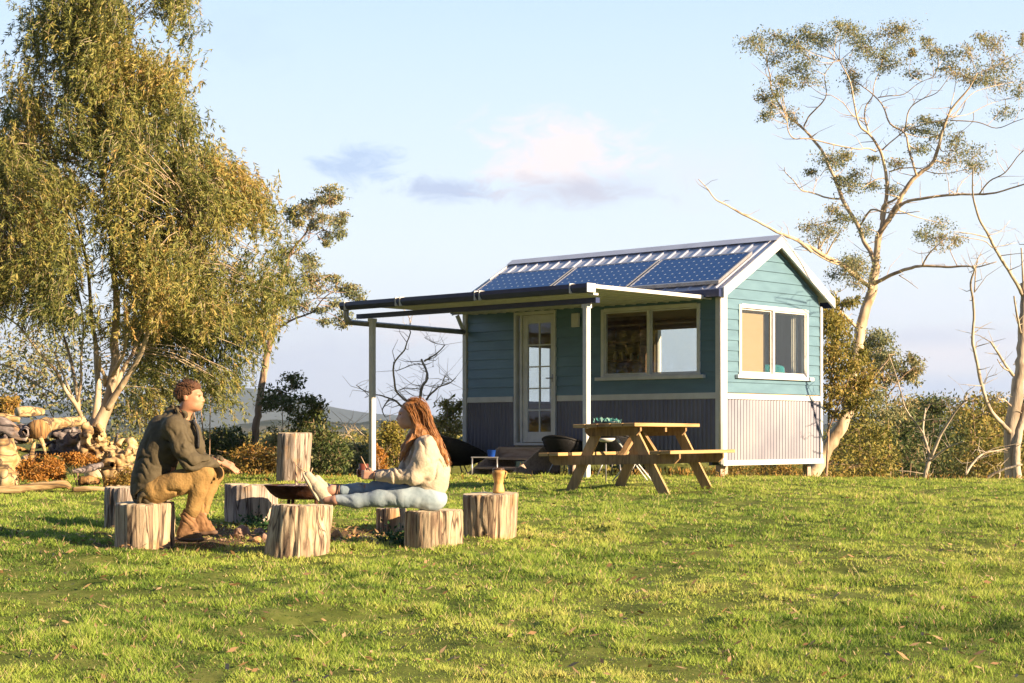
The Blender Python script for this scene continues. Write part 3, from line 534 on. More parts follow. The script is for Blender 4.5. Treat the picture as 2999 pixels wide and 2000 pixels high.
# ---- far woods: one mass on the valley side
def far_woods():
    import bmesh
    bm = bmesh.new(); bmesh.ops.create_icosphere(bm, subdivisions=2, radius=1); iv = np.array([q.co[:] for q in bm.verts]); it = np.array([[q.index for q in g.verts] for g in bm.faces]); bm.free()
    n = 1500; Y = 55+700*rng.random(n)**2.2; X = (rng.random(n)*2-1)*(.34*Y+8); V_, T_, R_ = [], [], []; b = 0
    for x, y in zip(X, Y):
        z = float(ground_h(x, y)); top = (YH-rng.uniform(1246, 1322))/F0*y; h = top-z
        if h < 2: continue
        r = min(h*.5, rng.uniform(2.0, 4.5)*(1+y/500)); c = np.array([x, y, top-r])
        cv = iv*(1+.35*vn(iv+x, 1.7)[:, None])*np.array([r, r, r*.9])*.82+c
        V_.append(cv); T_.append(it+b); b += len(cv); R_.append(np.full(len(it), .1))
        tv = np.array([[x-r*.06, y, z-1], [x+r*.06, y, z-1], [x, y, top-r]]); V_.append(tv); T_.append(np.array([[0, 1, 2]])+b); b += 3; R_.append([.9])
        k = int(np.clip(60000/y, 120, 900)); d = rng.normal(0, 1, (k, 3)); d /= np.linalg.norm(d, axis=1)[:, None]; d[:, 2] = np.abs(d[:, 2])*1.2-.3
        p = d*(1+.35*vn(d+x, 1.7)[:, None])*np.array([r, r, r*.9])*(.8+.25*rng.random(k))[:, None]+c
        s = .0018*y*(.6+.8*rng.random(k))[:, None]; q1 = rng.normal(0, 1, (k, 3)); q2 = rng.normal(0, 1, (k, 3)); q1 /= np.linalg.norm(q1, axis=1)[:, None]; q2 /= np.linalg.norm(q2, axis=1)[:, None]
        V_.append(np.stack([p, p+q1*s, p+q2*s], 1).reshape(-1, 3)); T_.append(np.arange(3*k).reshape(k, 3)+b); b += 3*k
        R_.append(np.clip(rng.random(k)*.5+rng.random()*.5, 0, 1))
    tag(mesh('far_woods', np.vstack(V_), tris=np.vstack(T_), mats=LEAF['olive'], smooth=False, rnd=np.concatenate(R_)), 'bushland covering the valley slopes beyond the hilltop', 'woods', kind='stuff')
far_woods()
# ---- the big weeping gum
def weeping():
    Y0 = 23.0
    poly = [(50,250),(90,100),(105,-120),(515,-120),(550,60),(545,190),(515,270),(565,350),(600,430),(690,480),(760,530),(800,600),(828,680),(850,790),(850,860),(800,905),(775,960),(765,1040),(722,1060),(700,1110),(660,1160),(590,1130),(520,1100),(470,1150),(420,1210),(350,1230),(320,1080),(250,980),(150,960),(60,1080),(-60,1150),(-260,1150),(-260,480),(-60,430),(10,380)]
    trunks = [(TL, [(1110, 1480), (1150, 1330), (1230, 1150), (1270, 1000), (1300, 800), (1330, 600), (1310, 420), (1330, 200), (1340, -100), (1300, -500), (1250, -1100), (1100, -1900), (1000, -2700)], 42, 8, 0, .2),
      (TL, [(1230, 1170), (1330, 1000), (1440, 830), (1560, 640), (1640, 480), (1720, 250), (1850, -50), (2100, -500), (2300, -900)], 22, 5, 0, -.8),
      (TL, [(1270, 1010), (1350, 850), (1450, 650), (1530, 520), (1600, 300), (1700, 0), (1800, -500)], 17, 5, 0, .7),
      (TL, [(1290, 780), (1370, 640), (1420, 540), (1460, 300)], 12, 8, 0, -.5),
      (TL, [(1090, 1300), (1120, 1100), (1130, 900), (1110, 650), (1100, 420), (1050, 100), (1000, -500), (800, -1300)], 24, 7, .3, 1),
      (TL, [(1210, 900), (1200, 780), (1150, 680), (1150, 560)], 13, 8, .1, -.3),
      (TL, [(945, 1330), (920, 1220), (870, 1120), (760, 960), (700, 850), (640, 720), (540, 620), (440, 490), (340, 370), (200, 200), (-100, 0)], 15, 4, -.1, -1),
      (TL, [(900, 1180), (890, 1000), (850, 800), (820, 620), (760, 420), (700, 220), (600, -100)], 14, 5, -.1, .5),
      (TL, [(885, 1120), (820, 1000), (760, 850), (690, 680), (630, 520)], 8, 5, -.1, -.5),
      (TL, [(895, 1080), (935, 850), (930, 640), (945, 450), (960, 240), (940, 0)], 8, 4, -.1, -.3),
      (TL, [(620, 990), (480, 920), (300, 800), (150, 700), (0, 650)], 5, 3, .4, .8)]
    root = thing('weeping_gum_tree', (P(285, 1290, Y0)[0], Y0, float(ground_h(P(285, 1290, Y0)[0], Y0))), 'big weeping gum with hanging golden green leaves filling the left of the photo', 'tree')
    V_, Fc, n0 = [], [], 0; tr = []
    for cf, pts, w0, w1, d0, d1 in trunks:
        full = [cf(*p) for p in pts]; k = len(full)
        w3 = catmull([P(x, y, Y0+d0+(d1-d0)*i/(k-1)) for i, (x, y) in enumerate(full)], 4)
        v, f = tube_geo(w3, [w0/2/F0*Y0, w1/2/F0*Y0], 10, True, .12, 3); V_.append(v); Fc += [tuple(q+n0 for q in g) for g in f]; n0 += len(v)
        tr.append(np.hstack([w3, np.linspace(w0, w1, len(w3))[:, None]/2/F0*Y0]))
    base = P(285, 1290, Y0); base[2] = ground_h(base[0], base[1])-.05
    for q in (tr[0][0, :3], tr[4][0, :3], tr[6][0, :3]):
        v, f = tube_geo(catmull([base, (base+q)/2, q], 3), [.16, .09], 10, True, .1, 4); V_.append(v); Fc += [tuple(i+n0 for i in g) for g in f]; n0 += len(v)
    tr = np.vstack(tr)
    # clump centres
    px = np.array([p[0] for p in poly]); py = np.array([p[1] for p in poly])
    def inside(x, y):
        c = np.zeros(len(x), bool); j = len(px)-1
        for i in range(len(px)):
            m = ((py[i] > y) != (py[j] > y)) & (x < (px[j]-px[i])*(y-py[i])/(py[j]-py[i]+1e-9)+px[i]); c ^= m; j = i
        return c
    n = 10800; X = rng.uniform(-260, 860, n); Yp = rng.uniform(-120, 1240, n)
    m = inside(X, Yp); X, Yp = X[m], Yp[m]
    # holes
    q = np.stack([X, Yp, 0*X], -1); hole = fbm(q, .0065, 2, 4.)
    thr = np.where((X < 200) & (Yp < 420), .12, -.24); thr = np.where((Yp > 930) & (X < 440), .33, thr); thr = np.where((X > 380) & (Yp > 880), -.45, thr)
    thr = np.where((X > 90) & (X < 400) & (Yp > 960), 2, thr)
    m = hole > thr; X, Yp = X[m], Yp[m]
    cx = np.interp(Yp, [-120, 300, 700, 1000, 1240], [300, 290, 330, 330, 400]); hw = np.interp(Yp, [-120, 250, 420, 800, 1240], [290, 300, 380, 560, 420])
    a = np.clip(1-((X-cx)/hw)**2, .05, 1)**.5
    D = np.interp(Yp, [-120, 300, 800, 1240], [1.0, 1.3, 2.2, 1.6])*a*(rng.random(len(X))*2-1)
    D = np.where(rng.random(len(X)) < .35, -np.abs(D), D)
    bump = vn(np.stack([X, Yp*.8, 0*X], -1), .0085, 21.)+.5*vn(np.stack([X, Yp, 0*X], -1), .019, 22.)
    D = np.where(Yp > 925, 1.0+1.1*rng.random(len(X)), D)
    D = D-.75*bump*np.clip(a, .3, 1)
    kp = ~((bump < -.62) & (rng.random(len(X)) < .75)); X, Yp, D = X[kp], Yp[kp], D[kp]
    C_, D_, L_, W_, R_ = [], [], [], [], []; tw = []
    for x, y, d in zip(X, Yp, D):
        Yc = Y0+d; c = P(x, y, Yc); low = y > 900
        k = rng.integers(3, 6)
        cl = .5+.5*vn(np.array([c[0], c[1], c[2]]), 1.6, 9.)
        lean_ = np.array([.45*vn(c, 1.1, 31.), .45*vn(c, 1.1, 32.), 0])
        for _ in range(k):
            s = c+rng.normal(0, .13, 3); ln = rng.uniform(.12, .27) if not low else rng.uniform(.12, .24)
            out = lean_+rng.normal(0, .16, 3); out[2] = 0
            t = np.linspace(0, 1, 4)[:, None]; st = s+out*np.sqrt(t)*ln*1.6+np.array([0, 0, -1])*t**1.4*ln
            if rng.random() < .35: tw.append(st)
            nl = rng.integers(13, 21); tt = rng.random(nl); pp = np.array([np.interp(tt, t[:, 0], st[:, j]) for j in range(3)]).T
            dd = np.array([out[0]*1.6, out[1]*1.6, -.62])+rng.normal(0, .50, (nl, 3))
            C_.append(pp); D_.append(dd); q_ = rng.uniform(.055, .095, nl); L_.append(q_); W_.append(q_*rng.uniform(.15, .24, nl))
            R_.append(np.clip(.45*rng.random(nl)+.6*cl-.05+rng.normal(0, .08), 0, 1))
        if rng.random() < .16:
            e = np.linalg.norm(tr[:, :3]-c-np.array([0, 0, -.3]), axis=1); i = int(np.argmin(e)); st = tr[i, :3]
            if e[i] < 2.2: tw.append(catmull([st, (st+c)/2+np.array([0, 0, .12])+rng.normal(0, .05, 3), c], 2))
    for ln in tw:
        v, f = tube_geo(ln, [.008, .003] if len(ln) > 4 else [.003, .0015], 4, False); V_.append(v); Fc += [tuple(i+n0 for i in g) for g in f]; n0 += len(v)
    mesh('trunk', np.vstack(V_), faces=Fc, mats=BARKS['gum'], parent=root)
    C_, D_ = np.vstack(C_), np.vstack(D_); L_, W_, R_ = map(np.concatenate, (L_, W_, R_))
    mesh('crown', kite(C_, D_, L_, W_), quads=np.arange(4*len(C_)).reshape(-1, 4), mats=LEAF['willow'], parent=root, smooth=False, rnd=R_)
weeping()
bush('shaded grey green tree seen through the gaps under the weeping gum', 31, TI, [(60,1010,90,60),(-20,1080,80,60),(120,1090,90,60),(200,1040,80,70),(40,1150,110,60),(180,1160,90,60),(430,1060,80,60),(350,1120,80,60),(460,1150,90,60),(380,1200,90,50),(520,1190,60,40),(300,1190,80,60),(420,970,80,50)], 'gum', .085, .7, group=bg, seed=40, name='tree', cat='tree', spread=.8)
bush('dark hanging foliage tree in shade behind the weeping gum\'s right side', 25.5, TI, [(560,930,70,50),(640,940,80,50),(700,950,60,45),(520,990,60,45),(600,1010,80,50),(680,1020,60,50),(620,1080,60,45),(560,1060,60,40),(730,910,40,40),(500,920,50,50)], 'dark', .11, .85, group=bg, seed=41, name='tree', cat='tree', spread=.4, aspect=.17, droop=1.4)
# ================================================================ CABIN
CX, CZ = 2.962, 24.0
UU = np.array([-.736, .677]); VV = np.array([.677, .736]); UU /= np.linalg.norm(UU); VV = np.array([-UU[0]*0+UU[1], -UU[0]]); 
HM = np.eye(4); HM[:2, 0] = -UU; HM[:2, 1] = VV; HM[:2, 3] = (CX, CZ)
def HL(u, v, z): return np.array([-u, v, z]) @ HM[:3, :3].T+HM[:3, 3]
RZ = math.atan2(-UU[1], -UU[0])
hut = thing('cabin', (CX, CZ, -.60), 'small teal weatherboard cabin with solar panels on a pitched zinc roof and a flat verandah', 'cabin', rz=RZ)
LU, WV = 5.02, 2.52; RG = 2.86; PT = .575
def zr(v): return RG-PT*abs(v-1.26)
def hb(): return MB(HM)
# --- walls: core with openings (cream lined inside)
FW = [(.385, 2.185, .85, 1.86), (3.09, 3.95, -.17, 1.90)]     # front openings u0,u1,z0,z1
GW = [(.375, 2.14, .85, 1.85)]                                 # gable v0,v1
BW = [(2.12, 3.1, .93, 1.86)]; EW = [(1.2, 2.1, .52, 1.5)]
def cells(a0, a1, z0, z1, ops):
    A = sorted({a0, a1, *[o[0] for o in ops], *[o[1] for o in ops]})
    Zs = sorted({z0, z1, *[o[2] for o in ops], *[o[3] for o in ops]})
    for i in range(len(A)-1):
        for j in range(len(Zs)-1):
            ca, cz = (A[i]+A[i+1])/2, (Zs[j]+Zs[j+1])/2
            if A[i+1] <= a0 or A[i] >= a1 or Zs[j+1] <= z0 or Zs[j] >= z1: continue
            if not any(o[0] < ca < o[1] and o[2] < cz < o[3] for o in ops): yield A[i], A[i+1], Zs[j], Zs[j+1]
w = hb()
for a, b, c, d in cells(.08, LU-.08, -.30, 2.02, FW): w.box(-a, -b, .004, .08, c, d)
for a, b, c, d in cells(.08, LU-.08, -.30, 2.02, BW): w.box(-a, -b, WV-.08, WV-.004, c, d)
for a, b, c, d in cells(.004, WV-.004, -.30, 2.02, GW): w.box(-.004, -.08, a, b, c, d)
for a, b, c, d in cells(.004, WV-.004, -.30, 2.02, EW): w.box(-LU+.004, -LU+.08, a, b, c, d)
for x0, x1 in ((-.08, -.004), (-LU+.004, -LU+.08)): w.prism([(.004, 2.02), (WV-.004, 2.02), (WV-.004, zr(0)-.13), (1.26, RG-.13), (.004, zr(0)-.13)], 0, x0, x1)
w.build('wall_lining', M['lining'], hut)
w = hb(); w.box(-.08, -LU+.08, .08, WV-.08, -.24, -.17); w.build('floor', M['inwood'], hut)
w = hb(); w.box(0, -LU, .03, WV-.03, -.36, -.30)
for u in (.25, 1.7, 3.2, 4.7):
    w.box(-u, -u-.06, .1, WV-.1, -.44, -.361)
w.build('floor_frame', M['navy'], hut)
def weatherboards(name, plane, a0, a1, z0, z1, ops, top=None):
    """lapped boards; plane 'f' front (y=0,-y out), 'g' gable (x=0,+x out), 'b' back, 'e' far end"""
    w = hb(); z = z0; e = .148
    while z < z1-.01:
        zt = min(z+e+.012, z1); zz = z
        cuts = sorted({a0, a1, *[q for o in ops if o[2] < z+e-.001 and o[3] > z+.001 for q in o[:2]]})
        for i in range(len(cuts)-1):
            p, q = cuts[i], cuts[i+1]; mid = (p+q)/2
            os_ = [o for o in ops if o[0] < mid < o[1] and o[2] < z+e and o[3] > z]
            segs = [(z, zt)]
            for o in os_:
                n = []
                for s0, s1 in segs:
                    if o[2] > s0+.004: n.append((s0, min(s1, o[2])))
                    if o[3] < s1-.004: n.append((max(s0, o[3]), s1))
                segs = n
            for s0, s1 in segs:
                pa = qa = None
                p0, q0, p1, q1 = p, q, p, q
                if top is not None:
                    def lim(h): 
                        t = (RG-.11-h)/PT; return 1.26-t, 1.26+t
                    l0 = lim(s0); l1 = lim(s1); p0 = max(p, l0[0]); q0 = min(q, l0[1]); p1 = max(p, l1[0]); q1 = min(q, l1[1])
                    if q0-p0 < .01: continue
                    if q1 < p1: p1 = q1 = 1.26
                t0 = .024-.016*(s0-z)/e; t1 = .024-.016*(s1-z)/e; t1 = max(t1, .007)
                if plane == 'f': v = [(-c, d_, h) for c, h, t in ((p0, s0, t0), (q0, s0, t0), (q1, s1, t1), (p1, s1, t1)) for d_ in (0, -t)]
                if plane == 'b': v = [(-c, WV+d_, h) for c, h, t in ((p0, s0, t0), (q0, s0, t0), (q1, s1, t1), (p1, s1, t1)) for d_ in (0, t)]
                if plane == 'g': v = [(d_, c, h) for c, h, t in ((p0, s0, t0), (q0, s0, t0), (q1, s1, t1), (p1, s1, t1)) for d_ in (0, t)]
                if plane == 'e': v = [(-LU-d_, c, h) for c, h, t in ((p0, s0, t0), (q0, s0, t0), (q1, s1, t1), (p1, s1, t1)) for d_ in (0, t)]
                w.add(v, [(0, 2, 4, 6), (1, 7, 5, 3), (0, 1, 3, 2), (2, 3, 5, 4), (4, 5, 7, 6), (6, 7, 1, 0)])
        z += e
    return w.build(name, M['board'], hut)
weatherboards('weatherboard_wall', 'f', .05, LU-.05, .592, 2.02, FW)
weatherboards('weatherboard_wall', 'g', .05, WV-.05, .592, 2.76, GW, top=1)
weatherboards('weatherboard_wall', 'b', .05, LU-.05, -.3, 2.02, BW)
weatherboards('weatherboard_wall', 'e', .05, WV-.05, -.3, 2.76, EW, top=1)
def corrug(name, plane, a0, a1, z0, z1):
    n = int((a1-a0)/.076*8); a = np.linspace(a0, a1, n+1); t = .012+.0085*np.sin(a/.076*2*math.pi)
    k = len(a)
    if plane == 'f': A = lambda z: np.stack([-a, -t, np.full(k, z)], -1)
    else: A = lambda z: np.stack([t, a, np.full(k, z)], -1)
    v = np.vstack([A(z0), A(z1)]) @ HM[:3, :3].T+HM[:3, 3]
    i = np.arange(k-1); q = np.stack([i, i+1, i+1+k, i+k], -1)
    return mesh(name, v, quads=q, mats=M['corr'], parent=hut)
corrug('corrugated_wall', 'f', .06, 3.09, -.37, .505); corrug('corrugated_wall', 'f', 3.95, LU-.03, -.37, .505); corrug('corrugated_wall', 'g', .05, WV-.04, -.365, .50)
# trims
w = hb(); w.box(-.10, -3.06, -.034, -.001, .505, .592, .003); w.build('dado_rail', M['white'], hut)
w = hb(); w.box(-3.98, -LU+.04, -.034, -.001, .505, .592, .003); w.build('dado_rail', M['white'], hut)
w = hb(); w.box(.001, .036, .07, WV-.045, .50, .575, .003); w.build('dado_rail', M['white'], hut)
w = hb(); w.box(.001, .045, -.04, WV+.03, -.44, -.366, .003); w.build('base_board', M['white'], hut)
w = hb(); w.box(-.10, -.001, -.040, -.001, -.365, 2.0, .003); w.build('corner_board', M['white'], hut)
w = hb(); w.box(.001, .040, -.040, .055, -.365, 2.0, .003); w.build('corner_board', M['white'], hut)
w = hb(); w.box(.001, .036, WV-.04, WV+.02, -.365, 1.93, .003); w.build('corner_board', M['white'], hut)
w = hb(); w.box(-LU+.03, -LU-.05, -.040, -.001, -.40, 1.95, .003); w.build('corner_board', M['white'], hut)
w = hb(); w.tube([(.022, -.075, 1.95), (.022, -.075, -.42)], .026, 12); w.build('downpipe', M['white'], hut, smooth=True)
# windows
def window(plane, a0, a1, z0, z1, mull=None, sill=True, blind=None):
    def bx(w, a, b, o0, o1, c, d, bev=.002):
        if plane == 'f': w.box(-a, -b, -o1, -o0, c, d, bev)
        elif plane == 'g': w.box(o0, o1, a, b, c, d, bev)
        elif plane == 'b': w.box(-a, -b, WV+o0, WV+o1, c, d, bev)
        else: w.box(-LU-o0, -LU-o1, a, b, c, d, bev)
        return w
    e = .045
    f = hb(); bx(f, a0-.012, a0+e, -.06, .034, z0, z1); bx(f, a1-e, a1+.012, -.06, .034, z0, z1); bx(f, a0+e+.001, a1-e-.001, -.06, .034, z1-e, z1+.012); bx(f, a0+e+.001, a1-e-.001, -.06, .030, z0, z0+.03)
    fo = f.build('window', M['white'], hut)
    if mull:
        m = hb(); bx(m, mull-.022, mull+.022, -.03, .026, z0+.031, z1-e-.001); m.build('mullion', M['white'], fo)
        for p, q, o in ((a0+e, mull-.022, -.012), (mull+.022, a1-e, .006)):
            s = hb(); t = .022
            bx(s, p+.001, p+t, o-.008, o+.008, z0+.032, z1-e-.002); bx(s, q-t, q-.001, o-.008, o+.008, z0+.032, z1-e-.002); bx(s, p+t, q-t, o-.008, o+.008, z1-e-t, z1-e-.003); bx(s, p+t, q-t, o-.008, o+.008, z0+.033, z0+.03+t)
            s.build('sash', M['white'], fo)
            g = hb(); bx(g, p+t, q-t, o-.001, o+.001, z0+.03+t, z1-e-t, 0)
            # single sheet of glass
            g.v = g.v; g.build('pane', M['glass'], fo)
    else:
        g = hb(); bx(g, a0+e, a1-e, -.012, -.010, z0+.03, z1-e, 0); g.build('pane', M['glass'], fo)
    if sill:
        s = hb(); bx(s, a0-.10, a1+.10, -.02, .075, z0-.052, z0-.001, .004); s.build('sill', M['white'], fo)
    return fo
window('f', *FW[0][:4], mull=1.30); window('g', *GW[0][:4], mull=1.24); window('b', *BW[0]); window('e', *EW[0])
# blinds / curtains (parts of the cabin)
w = hb()
for k in range(5): w.box(-2.14, -3.08, WV-.10, WV-.085-.006*(k % 2), 1.70+k*.032, 1.731+k*.032)
w.build('blind', M['tan'], hut)
w = hb(); w.box(-.115, -.12, .42, 1.22, .90, 1.80); w.build('blind', M['tan'], hut)
w = hb(); w.box(-.10, -.13, .40, 2.1, 1.77, 1.83); w.build('blind_rail', M['lining'], hut)
# curtain as folded sheet
def fold(name, p0, p1, z0, z1, m, amp=.018, per=.07, par=None):
    p0, p1 = np.array(p0), np.array(p1); L = np.linalg.norm(p1-p0); n = int(L/per*8); t = np.linspace(0, 1, n+1); d = (p1-p0)/L; nn = np.array([-d[1], d[0]])
    xy = p0+np.outer(t, p1-p0)+np.outer(amp*np.sin(t*L/per*2*math.pi), nn)
    v = np.vstack([np.c_[xy, np.full(n+1, z0)], np.c_[xy, np.full(n+1, z1)]]) @ HM[:3, :3].T+HM[:3, 3]
    i = np.arange(n); return mesh(name, v, quads=np.stack([i, i+1, i+n+2, i+n+1], -1), mats=m, parent=par)
fold('curtain', (-.16, 1.98), (-.12, 2.10), .88, 1.80, M['curtain'], .012, .04, hut)
w = hb(); w.box(-.35, -1.35, WV-.13, WV-.085, .2, 1.9); w.build('wall_panel', M['curtain'], hut)
# shelves on the back wall seen through the front window
w = hb(); w.box(-3.15, -4.7, WV-.10, WV-.085, .2, 1.95)
w.build('wood_panelling', M['inwood'], hut)
sh = hb()
for z in (.55, .88, 1.2, 1.5): sh.box(-3.2, -4.6, WV-.34, WV-.103, z, z+.025)
for u in (3.2, 3.9, 4.6): sh.box(-u, -u-.025, WV-.34, WV-.103, .2, 1.75)
shelf = thing('shelf_unit', HL(3.9, 2.3, -.17), 'timber shelf unit on the inside back wall seen through the large front window', 'shelf', rz=RZ)
sh.build('shelf_boards', M['inwood'], shelf)
cols = [(.5, .42, .3), (.35, .12, .06), (.08, .16, .14), (.6, .55, .45), (.2, .12, .08)]
cm = [mat('shelf_item_colour', [c], 9, rough=.6) for c in cols]
k = 0
for z in (.575, .905, 1.225):
    for u in np.arange(3.3, 4.5, .17):
        if 3.84 < u < 3.95: continue
        k += 1; r = random.uniform(.03, .055); h = random.uniform(.08, .2)
        pr = [(0, 0), (r*.8, 0), (r, h*.3), (r*.9, h*.7), (r*.5, h*.85), (r*.55, h), (0, h)]; v = []; f = []; n = 10
        for a, b in pr:
            for j in range(n): v.append((-u+a*math.cos(j*6.283/n), WV-.22+a*math.sin(j*6.283/n), z+b))
        for a in range(len(pr)-1):
            for j in range(n): f.append((a*n+j, a*n+(j+1) % n, (a+1)*n+(j+1) % n, (a+1)*n+j))
        o = hb().add(v, f).build('jar', cm[k % 5], None, smooth=True)
        tag(o, 'jar standing on the shelves inside, seen through the large front window', 'jar', 'jars on the indoor shelves')
# roof
w = hb()
def ribsheet(side):
    n = []
    u = -.15
    prof = [(-.15, 0)]
    k = 0
    c = 0.02
    while c < LU+.10:
        prof += [(c-.030, 0), (c-.014, .017), (c+.014, .017), (c+.030, 0)]; c += .2345
    prof.append((LU+.15, 0)); prof.sort()
    ev = -.16 if side < 0 else WV+.16
    v = [(-a, ev, zr(ev)+b) for a, b in prof]+[(-a, 1.26, RG+b) for a, b in prof]+[(-a, ev, zr(ev)-.012) for a, b in prof]+[(-a, 1.26, RG-.012) for a, b in prof]
    m = len(prof); f = []
    for i in range(m-1): f += [(i, i+1, i+1+m, i+m), (2*m+i, 3*m+i, 3*m+i+1, 2*m+i+1), (i, 2*m+i, 2*m+i+1, i+1)]
    f += [(0, m, 3*m, 2*m), (m-1, 3*m-1, 4*m-1, 2*m-1)]
    w.add(v, f)
ribsheet(-1); ribsheet(1)
roof = w.build('roof', M['roofmetal'], hut)
w = hb(); w.prism([(1.12, zr(1.12)+.034), (1.26, RG+.036), (1.40, zr(1.40)+.034), (1.40, zr(1.40)+.038), (1.26, RG+.044), (1.12, zr(1.12)+.038)], 0, .155, -LU-.155); w.build('ridge_cap', M['roofmetal'], roof)
w = hb()
for s in (-1, 1):
    e = 1.26+s*1.40; w.prism([(1.26, RG-.016), (e, zr(e)-.016), (e, zr(e)-.05), (1.26, RG-.05)], 0, .12, -LU-.12)
w.build('roof_lining', M['white'], hut)
for x0, x1 in ((.121, .152), (-LU-.121, -LU-.152)):
    for s in (-1, 1):
        e = 1.26+s*1.44; w = hb(); w.prism([(1.26, RG+.02), (e, zr(e)+.02), (e, zr(e)-.13), (1.26, RG-.14)], 0, x0, x1)
        w.build('barge_board', M['white'], hut)
w = hb(); w.prism([(-.16, zr(-.16)-.02), (-.25, zr(-.16)-.02), (-.25, zr(-.16)-.12), (-.16, zr(-.16)-.13)], 0, .115, -LU-.115); w.build('gutter', M['navy'], hut)
w = hb(); w.prism([(WV+.16, zr(-.16)-.02), (WV+.25, zr(-.16)-.02), (WV+.25, zr(-.16)-.12), (WV+.16, zr(-.16)-.13)], 0, .115, -LU-.115); w.build('gutter', M['navy'], hut)
w = hb(); w.box(.10, -LU-.10, -.158, -.03, 1.93, 1.95); w.build('eave_soffit', M['white'], hut)
# solar panels
def solarmat():
    m, nt, out = newmat('solar_cells'); L = nt.links.new
    b = nd(nt, 'ShaderNodeBsdfPrincipled'); b.inputs['Roughness'].default_value = .30; b.inputs['Specular IOR Level'].default_value = .18; b.inputs['Coat Weight'].default_value = .0; b.inputs['Coat Roughness'].default_value = .05
    tc = nd(nt, 'ShaderNodeTexCoord'); sp = nd(nt, 'ShaderNodeSeparateXYZ'); L(tc.outputs['Object'], sp.inputs[0])
    def fr(o, per, off=0.0):
        a = nd(nt, 'ShaderNodeMath', operation='MULTIPLY_ADD'); a.inputs[1].default_value = 1/per; a.inputs[2].default_value = off; L(o, a.inputs[0])
        f_ = nd(nt, 'ShaderNodeMath', operation='FRACT'); L(a.outputs[0], f_.inputs[0])
        s = nd(nt, 'ShaderNodeMath', operation='SUBTRACT'); s.inputs[1].default_value = .5; L(f_.outputs[0], s.inputs[0])
        ab = nd(nt, 'ShaderNodeMath', operation='ABSOLUTE'); L(s.outputs[0], ab.inputs[0]); return ab.outputs[0]
    x = fr(sp.outputs[0], .1325); y = fr(sp.outputs[1], .1325*.867)
    ln = nd(nt, 'ShaderNodeMath', operation='MAXIMUM'); L(x, ln.inputs[0]); L(y, ln.inputs[1])
    g = nd(nt, 'ShaderNodeMath', operation='GREATER_THAN'); g.inputs[1].default_value = .485; L(ln.outputs[0], g.inputs[0])
    sm = nd(nt, 'ShaderNodeMath', operation='ADD'); L(x, sm.inputs[0]); L(y, sm.inputs[1])
    d = nd(nt, 'ShaderNodeMath', operation='GREATER_THAN'); d.inputs[1].default_value = .87; L(sm.outputs[0], d.inputs[0])
    m1 = nd(nt, 'ShaderNodeMix', data_type='RGBA'); m1.inputs[6].default_value = (.002, .055, .23, 1); m1.inputs[7].default_value = (.03, .09, .30, 1); L(g.outputs[0], m1.inputs[0])
    m2 = nd(nt, 'ShaderNodeMix', data_type='RGBA'); m2.inputs[7].default_value = (.62, .68, .75, 1); L(m1.outputs[2], m2.inputs[6]); L(d.outputs[0], m2.inputs[0])
    L(m2.outputs[2], b.inputs['Base Color']); L(b.outputs[0], out.inputs[0]); return m
SM = solarmat()
for u0 in (.0, 1.675, 3.35):
    v0, v1, u1 = -.10, .725, u0+1.63
    n = np.array([0, -PT, 1.0]); 
    w = hb()
    def Q(u, v, h): return (-u, v, zr(v)+.035+h)
    def slab(w, a, b, c, d, h0, h1):
        v = [Q(u, vv, h) for u in (a, b) for vv in (c, d) for h in (h0, h1)]
        w.add(v, [(0, 1, 3, 2), (4, 6, 7, 5), (0, 4, 5, 1), (2, 3, 7, 6), (0, 2, 6, 4), (1, 5, 7, 3)])
    t = .028
    slab(w, u0, u1, v0, v0+t, .0, .045); slab(w, u0, u1, v1-t, v1, 0, .045); slab(w, u0, u0+t, v0+t, v1-t, 0, .045); slab(w, u1-t, u1, v0+t, v1-t, 0, .045)
    so = w.build('solar_panel', M['steel'], hut)
    w = hb(); slab(w, u0+t, u1-t, v0+t, v1-t, .01, .038); w.build('solar_cells', SM, so)
# verandah
w = hb(); OD = 2.66; u0, u1 = .18, 4.88
prof = []; c = u0
while c < u1: prof += [(c, 0), (c+.15, 0), (c+.16, .012), (c+.185, .012), (c+.195, 0)]; c += .2
prof = [p for p in prof if p[0] < u1]+[(u1, 0)]
m = len(prof); v = [(-a, y, 1.915+z-b) for z in (.0, .028) for y in (-.02, -OD) for a, b in prof]; f = []
for i in range(m-1): f += [(i, m+i, m+i+1, i+1), (2*m+i, 2*m+i+1, 3*m+i+1, 3*m+i), (m+i, 3*m+i, 3*m+i+1, m+i+1)]
f += [(0, 2*m, 3*m, m), (m-1, 2*m-1, 4*m-1, 3*m-1)]
w.add(v, f); ver = w.build('verandah_roof', M['white'], hut)
w = hb(); w.box(-u0+.004, -u0+.03, -.05, -OD+.02, 1.90, 1.95, .002); w.build('edge_trim', M['white'], ver)
w = hb(); w.box(-u0-.04, -u1+.02, -2.44, -2.52, 1.722, 1.790); w.build('verandah_beam', M['navy'], hut)
w = hb(); w.prism([(-OD+.0, 1.95), (-OD-.02, 1.96), (-OD-.13, 1.955), (-OD-.14, 1.90), (-OD-.12, 1.865), (-OD-.10, 1.842), (-OD+.0, 1.842)], 0, -u0+.035, -u1-.05)
gt = w.build('verandah_gutter', M['navy'], hut)
w = hb(); w.box(-u0+.036, -u0+.05, -OD-.14, -OD+.03, 1.842, 1.957); w.box(-u0-.05, -u0+.037, -OD+.001, -OD+.10, 1.81, 1.838); w.build('gutter_end', M['white'], gt)
for u in (.42, 2.05, 2.14, 3.62, 3.71, 4.80):
    w = hb(); w.box(-u, -u-.014, -OD-.148, -OD-.02, 1.836, 1.966); w.build('gutter_strap', M['white'], gt)
